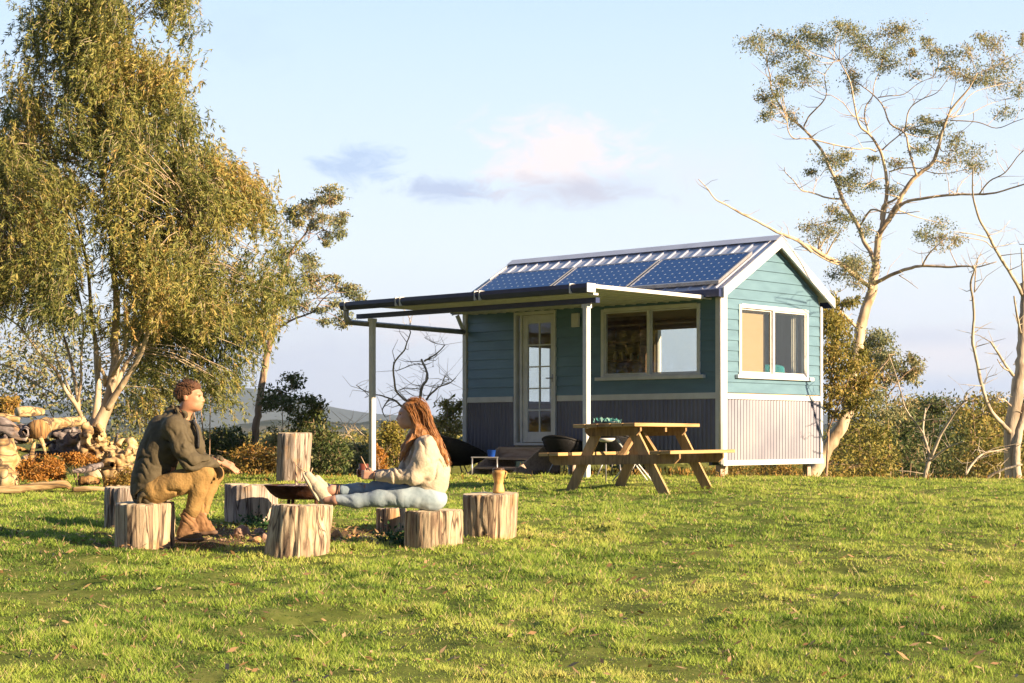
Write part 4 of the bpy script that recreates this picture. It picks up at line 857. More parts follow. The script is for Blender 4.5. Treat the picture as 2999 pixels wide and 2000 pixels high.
for u in (.41, 4.55):
    gx_, gy_ = HL(u, -2.48, 0)[:2]; gz = float(ground_h(gx_, gy_))
    w = hb(); w.box(-u-.042, -u+.042, -2.522, -2.438, gz-.1, 1.714, .012); w.box(-u-.05, -u+.05, -2.53, -2.43, 1.66, 1.713, .003); w.build('verandah_post', M['white'], hut)
w = hb(); w.tube(catmull([(-4.88, -2.70, 1.85), (-4.88, -2.70, 1.74), (-4.88, -2.64, 1.68), (-4.96, -2.5, 1.672), (-4.99, -1.2, 1.655), (-5.02, -.06, 1.64)], 4), .042, 12); w.build('downpipe', M['steel'], hut, smooth=True)
w = hb(); w.beam((-5.03, -.02, 1.60), (-5.06, -.17, 1.90), .03, .06); w.build('bracket', M['white'], hut)
# wall lamp
w = hb(); w.box(-2.60, -2.74, -.085, -.026, 1.62, 1.83, .01); w.build('wall_lamp', M['white'], hut)
# door
w = hb()
w.box(-3.09, -3.13, -.045, .07, -.17, 1.90, .003); w.box(-3.91, -3.95, -.045, .07, -.17, 1.90, .003); w.box(-3.13, -3.91, -.045, .07, 1.85, 1.90, .003); w.box(-3.13, -3.91, -.045, .06, -.17, -.13, .003); w.box(-3.80, -3.84, -.02, .05, -.13, 1.85, .003)
df = w.build('door_frame', M['white'], hut)
w = hb(); w.box(-3.84, -3.91, .0, .004, -.13, 1.85); w.build('side_pane', M['glass'], df)
a, b, c, d = 3.135, 3.795, -.12, 1.845; e0, e1 = .085, .10
w = hb(); w.box(-a, -a-e0, .0, .04, c, d, .003); w.box(-b+e1, -b, .0, .04, c, d, .003); w.box(-a-e0, -b+e1, .0, .04, d-.13, d, .003); w.box(-a-e0, -b+e1, .0, .04, c, c+.16, .003)
dr = w.build('door', M['white'], hut)
g0, g1, z0, z1 = a+e0, b-e1, c+.16, d-.13
w = hb(); mu = (g0+g1)/2; w.box(-mu+.011, -mu-.011, .006, .034, z0, z1)
for k in range(1, 5): z = z0+(z1-z0)*k/5; w.box(-g0, -g1, .007, .033, z-.011, z+.011)
w.build('glazing_bars', M['white'], dr)
w = hb(); w.box(-g0, -g1, .019, .021, z0, z1); w.build('pane', M['glass'], dr)
w = hb(); w.tube([(-a-.04, -.002, .86), (-a-.04, -.045, .86), (-a-.14, -.045, .86)], .009, 8); w.box(-a-.025, -a-.055, -.006, -.0005, .80, .92); w.build('handle', M['steel'], dr)
w = hb()
for u in (.12, 1.65, 3.2, 4.8):
    for v_ in (.12, WV-.16):
        w_ = hb(); gx_, gy_ = HL(u, v_, 0)[:2]; w_.box(-u, -u-.09, v_, v_+.09, float(ground_h(gx_, gy_))-.1, -.441, .004); w_.build('pier', M['stepwood'], hut)
# teal cushions on the bed inside
def blobmesh(name, c, r, m, parent=None, n=16, sq=.6, amp=.05, seed=0, rot=None):
    th = np.linspace(0, math.pi, n); ph = np.arange(2*n)/(2*n)*2*math.pi; T, Ph = np.meshgrid(th, ph, indexing='ij')
    s = lambda a: np.sign(a)*np.abs(a)**sq
    q = np.stack([s(np.sin(T))*s(np.cos(Ph)), s(np.sin(T))*s(np.sin(Ph)), s(np.cos(T))], -1)
    q = q*(1+amp*fbm(q*1.0, 2.2, 3, seed)[..., None]); q = q*np.array(r)
    if rot is not None: q = q @ np.array(rot).T
    q = q+np.array(c); k = 2*n; ix = np.arange(n*k).reshape(n, k); nx_ = np.roll(ix, -1, 1)
    return mesh(name, q, quads=np.stack([ix[:-1], ix[1:], nx_[1:], nx_[:-1]], -1).reshape(-1, 4), mats=m, parent=parent)
tag(blobmesh('cushion', HL(.35, 1.62, .93), (.26, .2, .11), M['teal']), 'teal cushion piled inside the gable window', 'cushion')
tag(blobmesh('cushion', HL(.33, 1.90, .92), (.09, .09, .11), mat('red_cloth', [(.25, .03, .03)], 9, rough=.9)), 'small dark red cushion beside the teal one inside the gable window', 'cushion')
w = hb(); w.box(-.12, -.7, .3, 2.3, .3, .82, .02); tag(w.build('bed', M['curtain']), 'bed standing inside behind the gable window', 'bed')
# dry weeds along the wall foot
def weeds(name, label, cat, spots, leaf, n, h, seed):
    R = np.random.default_rng(seed); C_, D_, L_ = [], [], []
    for x, y, s in spots:
        k = n; px_ = x+R.normal(0, s, k); py_ = y+R.normal(0, s*.6, k); z = ground_h(px_, py_)
        C_.append(np.stack([px_, py_, z+R.random(k)*h*.6], -1)); d = R.normal(0, .5, (k, 3)); d[:, 2] = np.abs(d[:, 2])+.5; D_.append(d); L_.append(h*(.3+.5*R.random(k)))
    C_, D_ = np.vstack(C_), np.vstack(D_); L_ = np.concatenate(L_)
    tag(mesh(name, kite(C_, D_, L_, L_*.22), quads=np.arange(4*len(C_)).reshape(-1, 4), mats=LEAF[leaf], smooth=False, rnd=R.random(len(C_))), label, cat, kind='stuff')
sp = [tuple(HL(u, -.35-.25*math.sin(u*7), 0)[:2])+(.11,) for u in np.arange(-.1, 5.2, .22)]
weeds('weeds', 'dry reddish weeds growing along the foot of the cabin front', 'weeds', sp, 'gold', 40, .13, 5)
sp = [(x, 21.9+.5*math.sin(x*3), .25) for x in np.arange(-4.6, 0, .3)]+[(x, 24.3, .3) for x in np.arange(3.6, 8, .35)]
weeds('weeds', 'rough grass tufts along the brow of the hill left and right of the cabin', 'weeds', sp, 'gold', 26, .10, 6)
# --- steps
C13 = crop(1300, 1180, 3.918)
st = thing('wooden_steps', HL(3.5, -.5, -.6), 'weathered timber steps with solid side boards leading up to the glazed door', 'steps', rz=RZ)
g_ = -.62
for u in (3.02, 3.90):
    w = hb(); w.prism([(-.05, -.19), (-.40, -.19), (-1.12, g_+.02), (-1.12, g_-.06), (-.05, g_-.06)], 0, -u, -u-.035); w.build('side_board', M['stepwood'], st)
for k, (y0, y1, z) in enumerate([(-.05, -.42, -.20), (-.40, -.70, -.35), (-.68, -.98, -.49)]):
    w = hb(); w.box(-3.056, -3.899, y0, y1, z-.035, z, .003); w.build('tread', M['stepwood'], st)
w = hb(); w.box(-3.056, -3.899, -.405, -.425, -.35, -.236); w.build('riser', M['stepwood'], st)
# ================================================================ PICNIC TABLE
def frame(x, y, rz, z=None):
    m = np.eye(4); c, s = math.cos(rz), math.sin(rz); m[:2, 0] = (c, s); m[:2, 1] = (-s, c); m[:3, 3] = (x, y, float(ground_h(x, y)) if z is None else z); return m
TX, TY, TR_ = 1.44, 19.35, math.radians(-30)
tm = frame(TX, TY, TR_)
tilt = math.radians(-1.2); ct, st_ = math.cos(tilt), math.sin(tilt); RY = np.eye(4); RY[:3, :3] = [[ct, 0, st_], [0, 1, 0], [-st_, 0, ct]]; tm = tm @ RY; tm[2, 3] += .012
tb = thing('picnic_table', (TX, TY, tm[2, 3]), 'weathered pine picnic table with attached benches on the grass in front of the cabin', 'picnic table', rz=TR_)
def part(w, name, m, par=tb, smooth=False): return w.build(name, m, par, smooth)
for k in range(5):
    x = -.375+.154*k; w = MB(tm); w.box(x, x+.14, -.86, .88+random.uniform(-.01, .01), .715+random.uniform(0, .002), .755, .004); part(w, 'tabletop_plank', M['piney'])
for s in (-1, 1):
    for k in range(2):
        x = s*.68-.125+.13*k; w = MB(tm); w.box(x, x+.12, -.88, .90, .41, .448, .004); part(w, 'bench_plank', M['piney'])
for y in (-.58, .62):
    sgn = 1
    for s in (-1, 1):
        w = MB(tm); w.beam((s*.20, y, .712), (s*.60, y, -.05), .045, .11, up=(1, 0, 0)); part(w, 'leg', M['pinez'])
    w = MB(tm); w.prism([(-.80, .408), (.80, .408), (.80, .36), (.74, .305), (-.74, .305), (-.80, .36)], 1, y-.07, y-.028); part(w, 'cross_beam', M['pine'])
    w = MB(tm); w.prism([(-.34, .713), (.34, .713), (.34, .67), (.29, .62), (-.29, .62), (-.34, .67)], 1, y-.07, y-.028); part(w, 'cross_beam', M['pine'])
w = MB(tm); w.box(-.34, .34, .0, .045, .66, .713); part(w, 'batten', M['pine'])
for s in (-1, 1):
    w = MB(tm); w.beam((0, s*.06+.02, .67), (0, s*.52+.02, .35), .07, .04); part(w, 'brace', M['pine'])
# teal succulent on the table
pt = tm @ np.array([-.18, -.35, .757, 1]); pot = thing('table_plant', pt[:3], 'small blue green succulent in a low dish on the picnic table', 'plant')
w = MB(); n = 16; pr = [(0, 0), (.09, 0), (.12, .03), (.105, .03), (.08, .012), (0, .012)]
v = [(pt[0]+a*math.cos(j*6.283/n), pt[1]+a*math.sin(j*6.283/n), pt[2]+b) for a, b in pr for j in range(n)]; f = [(a*n+j, a*n+(j+1) % n, (a+1)*n+(j+1) % n, (a+1)*n+j) for a in range(len(pr)-1) for j in range(n)]
w.add(v, f).build('dish', mat('dark_dish', [(.02, .05, .07)], 9, rough=.4), pot, True)
N_ = 90; c = np.tile(pt[:3]+np.array([0, 0, .025]), (N_, 1))+rng.normal(0, 1, (N_, 3))*np.array([.06, .05, .008]); d = rng.normal(0, .7, (N_, 3)); d[:, 2] = np.abs(d[:, 2])+.3
LEAF['teal'] = leafmat('succulent_leaves', even((.03, .16, .16), (.08, .30, .28), (.30, .50, .45)), .1)
mesh('leaves', kite(c, d, np.full(N_, .05), np.full(N_, .022)), quads=np.arange(4*N_).reshape(-1, 4), mats=LEAF['teal'], parent=pot, smooth=False, rnd=rng.random(N_))
# ---- bucket chairs on the verandah side
def bucket(u, out, face, label, r=.42, h0=.33, back=.50):
    c = HL(u, -out, 0); gz = float(ground_h(c[0], c[1])); root = thing('bucket_chair', (c[0], c[1], gz), label, 'chair', 'black bucket chairs in front of the cabin')
    m = frame(c[0], c[1], face, gz); n, k = 28, 9; v = []
    for i in range(k+1):
        t = i/k
        for j in range(n):
            a = j/n*2*math.pi; rr = r*(.18+.82*math.sin(t*math.pi/2))
            rim = .16+(back-.16)*(.5-.5*math.cos(a))
            z = h0+rim*(1-math.cos(t*math.pi/2))**.9
            v.append((rr*math.cos(a)-(.06*t if abs(a-math.pi) < 1.2 else 0), rr*1.08*math.sin(a), z))
    v = np.array(v)
    inner = v+np.array([0, 0, .02]); inner[:, :2] *= .97
    vv = np.vstack([v, inner]) @ m[:3, :3].T+m[:3, 3]; N0 = len(v)
    f = [(i*n+j, i*n+(j+1) % n, (i+1)*n+(j+1) % n, (i+1)*n+j) for i in range(k) for j in range(n)]
    f += [tuple(N0+q for q in g[::-1]) for g in f]; f += [tuple(range(n))[::-1], tuple(N0+j for j in range(n))]
    f += [(k*n+j, k*n+(j+1) % n, N0+k*n+(j+1) % n, N0+k*n+j) for j in range(n)]
    mesh('seat', vv, faces=f, mats=M['black'], parent=root)
    rimp = v[k*n:]; rimp = np.vstack([rimp, rimp[:1]]); MB(m).tube(rimp, .014, 8).build('rim', M['black'], root, True)
    for a in (.7, 2.4, 3.9, 5.5):
        MB(m).tube([(.16*math.cos(a), .16*math.sin(a), h0+.03), (.30*math.cos(a), .30*math.sin(a), -.03)], .011, 8).build('leg', M['steel'], root, True)
    return root
bucket(4.70, .60, math.radians(20), 'large black bucket chair left of the wooden steps', .50, .22, .56)
bucket(2.52, .45, math.radians(55), 'black bucket chair right of the wooden steps, half hidden by the picnic table', .30, .22, .36)
bucket(1.45, .60, math.radians(60), 'black bucket chair seen under the picnic table top, against the navy wall', .36, .22, .40)
# small metal side table + blue cup
c = P(1420, 1345, 25.2); gz = float(ground_h(c[0], c[1])); sd = thing('side_table', (c[0], c[1], gz), 'little grey metal side table between the black chair and the steps', 'table')
zt = -.33
w = MB(); w.box(c[0]-.20, c[0]+.20, c[1]-.18, c[1]+.18, zt-.015, zt, .003); w.build('table_top', M['steel'], sd)
for sx in (-1, 1):
    for sy in (-1, 1): MB().tube([(c[0]+sx*.18, c[1]+sy*.16, zt-.015), (c[0]+sx*.19, c[1]+sy*.17, gz-.02)], .011, 8).build('leg', M['steel'], sd, True)
def lathe(name, x, y, z, pr, m, par=None, n=20, sx=1.0, sm=True):
    v = [(x+sx*a*math.cos(j*6.28318/n), y+a*math.sin(j*6.28318/n), z+b) for a, b in pr for j in range(n)]
    f = [(a*n+j, a*n+(j+1) % n, (a+1)*n+(j+1) % n, (a+1)*n+j) for a in range(len(pr)-1) for j in range(n)]
    return MB().add(v, f).build(name, m, par, sm)
tag(lathe('bucket', c[0]+.10, c[1]-.05, zt, [(0, 0), (.05, 0), (.066, .10), (.070, .10), (.064, .10), (.048, .01), (0, .01)], mat('blue_plastic', [(.02, .10, .55)], 9, rough=.35)), 'bright blue plastic pot on the little metal side table', 'pot')
# white folding stand behind the table
c = P(1850, 1290, 21.6); gz = float(ground_h(c[0], c[1])); fs = thing('folding_stool', (c[0], c[1], gz), 'white-legged folding stool standing behind the picnic table', 'stool')
for a, b in (((-.20, -.1), (.22, .1)), ((.20, -.1), (-.24, .1)), ((-.16, .2), (.26, -.15)), ((.24, .2), (-.1, -.18))):
    MB().tube([(c[0]+a[0], c[1]+a[1], gz+.52), (c[0]+b[0], c[1]+b[1], gz-.02)], .010, 8).build('leg', M['white'], fs, True)
MB().box(c[0]-.24, c[0]+.24, c[1]-.18, c[1]+.18, gz+.52, gz+.535, .003).build('seat', M['black'], fs)
c = P(1775, 1283, 21.0); gz = float(ground_h(c[0], c[1])); fs = thing('round_stand', (c[0], c[1], gz), 'white round bowl on a thin stand glimpsed under the picnic table top', 'stand')
lathe('bowl', c[0], c[1], c[2]-.02, [(0, -.03), (.07, -.025), (.11, 0), (.115, .02), (.105, .02), (.06, -.01), (0, -.015)], M['white'], fs)
MB().tube([(c[0], c[1], c[2]-.05), (c[0], c[1], gz-.02)], .009, 8).build('leg', M['steel'], fs, True)
# ================================================================ STUMPS
def stumpmat(name, a, b, c, dark=(.10, .07, .055), st=(14, 14, 1.6)):
    m, nt, out = newmat(name); L = nt.links.new
    bs = nd(nt, 'ShaderNodeBsdfPrincipled'); bs.inputs['Roughness'].default_value = .85; bs.inputs['Specular IOR Level'].default_value = .15
    tc = nd(nt, 'ShaderNodeTexCoord'); mp = nd(nt, 'ShaderNodeMapping'); mp.inputs['Scale'].default_value = st
    oi = nd(nt, 'ShaderNodeObjectInfo'); ov = nd(nt, 'ShaderNodeVectorMath', operation='MULTIPLY_ADD'); ov.inputs[1].default_value = (9, 5, 3); L(oi.outputs['Random'], ov.inputs[0]); L(tc.outputs['Object'], ov.inputs[2]); L(ov.outputs[0], mp.inputs[0])
    n1 = nd(nt, 'ShaderNodeTexNoise'); n1.inputs['Scale'].default_value = 1.6; n1.inputs['Detail'].default_value = 9; n1.inputs['Roughness'].default_value = .65; n1.inputs['Distortion'].default_value = .8; L(mp.outputs[0], n1.inputs[0])
    r1 = ramp(nt, [(.30, dark), (.40, a), (.52, b), (.68, c)]); L(n1.outputs['Fac'], r1.inputs[0])
    n2 = nd(nt, 'ShaderNodeTexNoise'); n2.inputs['Scale'].default_value = 4.5; n2.inputs['Detail'].default_value = 5; L(ov.outputs[0], n2.inputs[0])
    r2 = ramp(nt, [(.56, (0, 0, 0)), (.70, (1, 1, 1))]); L(n2.outputs['Fac'], r2.inputs[0])
    mx = nd(nt, 'ShaderNodeMix', data_type='RGBA'); mx.inputs[7].default_value = (.42, .24, .09, 1); L(r1.outputs[0], mx.inputs[6])
    mm = nd(nt, 'ShaderNodeMath', operation='MULTIPLY'); mm.inputs[1].default_value = .6; L(r2.outputs[0], mm.inputs[0]); L(mm.outputs[0], mx.inputs[0])
    m3 = nd(nt, 'ShaderNodeMapping'); m3.inputs['Scale'].default_value = tuple(q*.9 if q > 5 else q*.5 for q in st); L(ov.outputs[0], m3.inputs[0])
    n4 = nd(nt, 'ShaderNodeTexNoise'); n4.inputs['Scale'].default_value = 1.2; L(m3.outputs[0], n4.inputs[0]); va = nd(nt, 'ShaderNodeVectorMath', operation='MULTIPLY_ADD'); va.inputs[1].default_value = (1.2, 1.2, 1.2); L(n4.outputs['Color'], va.inputs[0]); L(m3.outputs[0], va.inputs[2])
    vo = nd(nt, 'ShaderNodeTexVoronoi', feature='DISTANCE_TO_EDGE'); vo.inputs['Scale'].default_value = 1.0; L(va.outputs[0], vo.inputs['Vector'])
    rc = ramp(nt, [(.0, (1, 1, 1)), (.02, (.8, .8, .8)), (.06, (0, 0, 0))]); L(vo.outputs['Distance'], rc.inputs[0])
    mc = nd(nt, 'ShaderNodeMix', data_type='RGBA'); L(rc.outputs[0], mc.inputs[0]); L(mx.outputs[2], mc.inputs[6]); mc.inputs[7].default_value = (*[q*.8 for q in dark], 1)
    L(mc.outputs[2], bs.inputs['Base Color'])
    bp = nd(nt, 'ShaderNodeBump'); bp.inputs['Strength'].default_value = .8; bp.inputs['Distance'].default_value = .012; L(n1.outputs['Fac'], bp.inputs['Height']); L(bp.outputs[0], bs.inputs['Normal'])
    L(bs.outputs[0], out.inputs[0]); return m
M['stump'] = stumpmat('weathered_stump_wood', (.24, .17, .12), (.42, .33, .23), (.56, .47, .34))
M['stump2'] = stumpmat('grey_stump_wood', (.22, .17, .14), (.36, .30, .26), (.50, .43, .36))
M['cut'] = mat('cut_timber', [(.34, .26, .17), (.52, .43, .30), (.60, .52, .38)], 9, (1, 1, 1), rough=.85, bump=.3, bscale=30, dist=2)
def stump(label, pxl, pxr, pyt, pyb, Y, m='stump', bl=None, br=None, seed=0, deep=1.0, group='cut log seats round the fire pit', notch=None, ridge_=.05, name='log_stump'):
    bl = pxl if bl is None else bl; br = pxr if br is None else br
    ct = P((pxl+pxr)/2, pyt, Y); cb = P((bl+br)/2, pyb, Y); rt = (pxr-pxl)/2/F0*Y; rb = (br-bl)/2/F0*Y
    gz = float(ground_h(cb[0], Y)); bz = min(cb[2], gz)-.06
    n, k = 128, 22; th = np.arange(n)/n*2*math.pi; V_ = []
    for i in range(k+1):
        t = i/k; z = bz+(ct[2]-bz)*t; cx = cb[0]+(ct[0]-cb[0])*t; r = rb+(rt-rb)*t
        q = np.stack([np.cos(th)*1.2, np.sin(th)*1.2, np.full(n, t*.35)], -1)
        g = fbm(q, 1.3, 2, seed)*.07+ridge_*fbm(q, 6.5, 3, seed+3)-.055*np.clip(-.35-vn(q*np.array([1, 1, .35]), 5.2, seed+7), 0, 1)*3
        g += .05*(1-t)**3*vn(q, 3.0, seed+5)
        if notch is not None:
            a0, wd, dp = notch; dd = np.abs((th-a0+math.pi) % (2*math.pi)-math.pi); g -= dp*np.clip(1-dd/wd, 0, 1)**.6*smooth01((t-.35)/.5)
        rr = r*(1+g); edge = 1-.025*(i == k); rr = rr*edge
        V_.append(np.stack([cx+rr*np.cos(th), Y+deep*rr*np.sin(th), np.full(n, z)+(.008*vn(q, 5, seed)+.5*(r*.06)*np.cos(th-seed))*t], -1))
    v = np.vstack(V_); f = [(i*n+j, i*n+(j+1) % n, (i+1)*n+(j+1) % n, (i+1)*n+j) for i in range(k) for j in range(n)]; mi = [0]*len(f)
    ring = V_[-1]; base = len(v); cc = np.array([ct[0], Y, ct[2]])
    prev = list(range(k*n, k*n+n))
    for s in (.75, .5, .25):
        r_ = cc+(ring-cc)*s; r_[:, 2] = ct[2]+(ring[:, 2]-ct[2])*s+.004*vn(r_*np.array([1, 1, 0]), 30, seed)+.002; v = np.vstack([v, r_]); cur = list(range(base, base+n)); base += n
        f += [(prev[j], prev[(j+1) % n], cur[(j+1) % n], cur[j]) for j in range(n)]; mi += [1]*n; prev = cur
    f.append(tuple(prev)); mi.append(1)
    root = thing(name, (cb[0], Y, gz), label, 'log stump', group)
    o = mesh('log', v, faces=f, mats=[M[m], M['cut']], parent=root, midx=mi, smooth=False)
    sm = np.ones(len(o.data.polygons), bool); sm[np.array(mi) == 1] = False; o.data.polygons.foreach_set('use_smooth', sm)
    return root, ct
stump('pale log stump under the seated man', 343, 514, 1472, 1604, 12.5, seed=1)
stump('grey log stump half hidden behind the seated man', 311, 440, 1426, 1545, 14.0, 'stump2', seed=2, bl=309)
stump('wide grey brown stump between the man\'s knees and the fire bowl', 660, 812, 1419, 1521, 14.3, 'stump2', seed=3)
stump('nearest stump, flared and split on its right side, under the woman\'s feet', 797, 976, 1479, 1612, 11.95, seed=4, bl=772, br=958, notch=(-.55, .55, .30))
stump('low stump mostly hidden below the woman\'s thighs', 1102, 1190, 1488, 1536, 13.7, seed=5, group='cut log seats round the fire pit')
stump('low split log stump the woman sits on', 1186, 1354, 1495, 1590, 12.5, seed=6, notch=(-1.15, .10, .16))
stump('clean pale stump with the tan pottery bottle on top, right of the woman', 1358, 1520, 1445, 1565, 13.2, seed=7, bl=1359, br=1512)
stump('tall upright weathered stump standing alone in front of the dark bush', 814, 914, 1268, 1400, 21.5, 'stump2', seed=8, bl=810, br=902, group='stumps standing on the lawn')
# tan bottle / boot-like jug on right stump
C15 = crop(1360, 1310, 5.806)
jx, jy = 1360+585/5.806, 1310+765/5.806
jp = P(jx, 1443, 13.2)
s_ = 13.2/F0/5.806
jug = thing('pottery_jug', jp, 'tan pottery jug with a dark rim standing on the right-hand stump', 'jug')
JM = mat('tan_pottery', [(.16, .08, .03), (.46, .27, .10), (.55, .34, .13), (.58, .40, .18)], 9, rough=.5, bump=.2)
lathe('body', jp[0], 13.2, jp[2], [(0, 0), (98*s_, 0), (101*s_, 40*s_), (88*s_, 110*s_), (76*s_, 160*s_), (88*s_, 230*s_), (108*s_, 300*s_), (112*s_, 350*s_), (104*s_, 385*s_), (96*s_, 380*s_), (90*s_, 340*s_), (60*s_, 300*s_), (0, 290*s_)], JM, jug, 24)
hp = [(jp[0]+95*s_, 13.2, jp[2]+370*s_), (jp[0]+135*s_, 13.19, jp[2]+350*s_), (jp[0]+125*s_, 13.18, jp[2]+300*s_), (jp[0]+98*s_, 13.18, jp[2]+250*s_)]
MB().tube(catmull(hp, 4), 11*s_, 8).build('handle', JM, jug, True)
lathe('rim', jp[0], 13.2, jp[2]+384*s_, [(97*s_, 0), (106*s_, 3*s_), (98*s_, 28*s_), (86*s_, 40*s_), (82*s_, 30*s_), (88*s_, 2*s_)], mat('dark_glaze', [(.05, .03, .02), (.12, .07, .04)], 20, rough=.35), jug, 24)
# ================================================================ FIRE BOWL, STONES
fb = P(897, 1421, 13.6); gz = float(ground_h(fb[0], fb[1])); R_ = 122/F0*13.6
fr = thing('fire_bowl', (fb[0], fb[1], gz), 'rusty round steel fire bowl on short legs heaped with ash', 'fire pit')
RUST = mat('rusty_steel', [(.03, .014, .01), (.07, .03, .018), (.14, .06, .03)], 12, rough=.7, metal=.3, bump=.3)
pr = [(0, -.112), (.6*R_, -.108), (.72*R_, -.095), (.86*R_, -.06), (R_, 0), (R_*1.02, .004), (R_*.985, .004), (.84*R_, -.05), (.7*R_, -.075), (.6*R_, -.09), (0, -.095)]
lathe('bowl', fb[0], fb[1], fb[2], pr, RUST, fr, 40)
for a in (.5, 2.6, 4.2, 5.3):
    MB().tube([(fb[0]+.52*R_*math.cos(a), fb[1]+.52*R_*math.sin(a), fb[2]-.10), (fb[0]+.6*R_*math.cos(a), fb[1]+.6*R_*math.sin(a), gz-.03)], .014, 8).build('leg', RUST, fr, True)
n_, k_ = 40, 8; v = []
for i in range(k_+1):
    r = .93*R_*i/k_; th = np.arange(n_)/n_*6.28318; q = np.stack([r*np.cos(th), r*np.sin(th), 0*th], -1)
    v.append(np.stack([fb[0]+q[:, 0], fb[1]+q[:, 1], fb[2]-.02+.035*(1-(i/k_)**2)+.012*fbm(q+5, 22, 2, 1.)], -1))
v = np.vstack(v); f = [(i*n_+j, i*n_+(j+1) % n_, (i+1)*n_+(j+1) % n_, (i+1)*n_+j) for i in range(k_) for j in range(n_)]
ash = mesh('ash_heap', v, faces=f, mats=mat('ash_and_embers', [(.05, .03, .03), (.20, .14, .13), (.38, .28, .25), (.5, .42, .38)], 30, rough=1, bump=.8), parent=None)
tag(ash, 'heap of grey and pink ash filling the rusty fire bowl', 'ash')
STK = mat('bare_stick', [(.30, .19, .12), (.5, .36, .24), (.62, .48, .34)], 20, (1, 1, .3), rough=.8)
for k, (pts, w0, lab) in enumerate([([(868, 1430), (868, 1400), (866, 1352)], 9, 'thickest split stick standing upright in the fire bowl'), ([(905, 1425), (890, 1385), (868, 1362)], 4, 'thin stick leaning left in the fire bowl ash'), ([(960, 1440), (925, 1405), (872, 1366)], 4, 'longest thin stick slanting from the fire bowl behind the shoe'), ([(898, 1432), (905, 1400), (916, 1370)], 4, 'thin stick leaning right in the fire bowl')]):
    w3 = catmull([P(x, y, 13.5-.04*k) for x, y in pts], 3); tag(MB().tube(w3, [w0/2/F0*13.5, w0/3.2/F0*13.5], 7).build('stick', STK, None, True), lab, 'stick', 'sticks in the fire bowl')
def rock(name, c, r, m, label, cat, group=None, seed=0, rot=0, amp=.28, sub=3, parent=None):
    import bmesh
    bm = bmesh.new(); bmesh.ops.create_icosphere(bm, subdivisions=sub, radius=1); v = np.array([q.co[:] for q in bm.verts]); f = [[q.index for q in g.verts] for g in bm.faces]; bm.free()
    v = v*(1+amp*fbm(v, 1.1, 3, seed)[:, None]+.10*np.round(vn(v, 1.9, seed+4)*2)[:, None]/2)
    v *= np.array(r); ca, sa = math.cos(rot), math.sin(rot); v = np.stack([v[:, 0]*ca-v[:, 1]*sa, v[:, 0]*sa+v[:, 1]*ca, v[:, 2]], -1)+np.array(c)
    o = mesh(name, v, faces=f, mats=m, parent=parent, smooth=sub > 3)
    if parent is None: tag(o, label, cat, group)
    return o
RK = mat('pink_grey_stone', [(.16, .09, .07), (.34, .22, .17), (.50, .36, .28)], 12, rough=.95, bump=.6, bscale=30)
RK2 = mat('ochre_stone', [(.28, .13, .05), (.50, .28, .12), (.60, .42, .26)], 9, rough=.95, bump=.5, bscale=30)
C4b = crop(640, 1380, 4.053)
def put_rock(x, y, rx, rz, Y, m, lab, sd):
    fx, fy = C4b(x, y); c = P(fx, fy, Y); g = float(ground_h(c[0], Y)); s = Y/F0/4.053
    rock('stone', (c[0], Y, g+rz*s*.45), (rx*s, rx*s*.8, rz*s), m, lab, 'stone', 'stones scattered round the fire bowl', sd, sd)
put_rock(285, 680, 115, 100, 12.9, RK, 'biggest pinkish stone, left of the nearest stump', 1)
put_rock(490, 600, 70, 60, 13.4, RK, 'rounded stone behind the biggest pinkish stone', 2)
put_rock(455, 735, 55, 40, 12.7, RK2, 'small ochre stone right beside the biggest pinkish stone', 3)
put_rock(560, 690, 60, 70, 12.8, RK, 'dark stone against the left foot of the nearest stump', 4)
put_rock(1410, 600, 75, 80, 13.0, RK2, 'orange stone just right of the nearest stump', 5)
lab = 'small loose pinkish stone in the rubble between the nearest stump and the woman\'s seat'
for k in range(34):
    x = random.uniform(1360, 1930); y = 650+(x-1400)*.12+random.uniform(-50, 60); r = random.uniform(12, 34)
    put_rock(x, y, r, r*.7, 12.35+(760-y)/120*.8+.1, random.choice([RK, RK2, RK]), lab, 10+k)
lab = 'tiny stone lying left of the biggest pinkish stone'
for k in range(9): put_rock(random.uniform(20, 180), random.uniform(690, 770), random.uniform(10, 22), 12, 12.7+random.uniform(-.2, .3), RK, lab, 60+k)
# leafy weed clumps
def leafclump(fx, fy, Y, label, r=.1, n=220, seed=0):
    c = P(fx, fy, Y); g = float(ground_h(c[0], Y)); R = np.random.default_rng(seed)
    p = R.normal(0, r*.5, (n, 3)); p[:, 2] = np.abs(p[:, 2])*.8; d = R.normal(0, .8, (n, 3)); d[:, 2] = np.abs(d[:, 2])
    L = R.uniform(.02, .045, n)
    o = mesh('leafy_weed', kite(p+np.array([c[0], Y, g]), d, L, L*.5), quads=np.arange(4*n).reshape(-1, 4), mats=LEAF['weed'], smooth=False, rnd=R.random(n)); tag(o, label, 'weed', 'broad-leaved weeds near the fire', 'stuff')
LEAF['weed'] = leafmat('weed_leaves', even((.015, .05, .025), (.03, .09, .035), (.07, .15, .04)), .25)
leafclump(1150, 1548, 12.85, 'dark leafy weed left of the woman\'s log seat', .14, 300, 1); leafclump(1180, 1562, 12.6, 'leafy weed against the foot of the woman\'s log seat', .09, 160, 2)
leafclump(742, 1510, 13.8, 'dark leafy weed at the foot of the wide grey brown stump', .12, 240, 3); leafclump(785, 1505, 13.6, 'leafy weed between the wide stump and the nearest stump', .10, 160, 4)
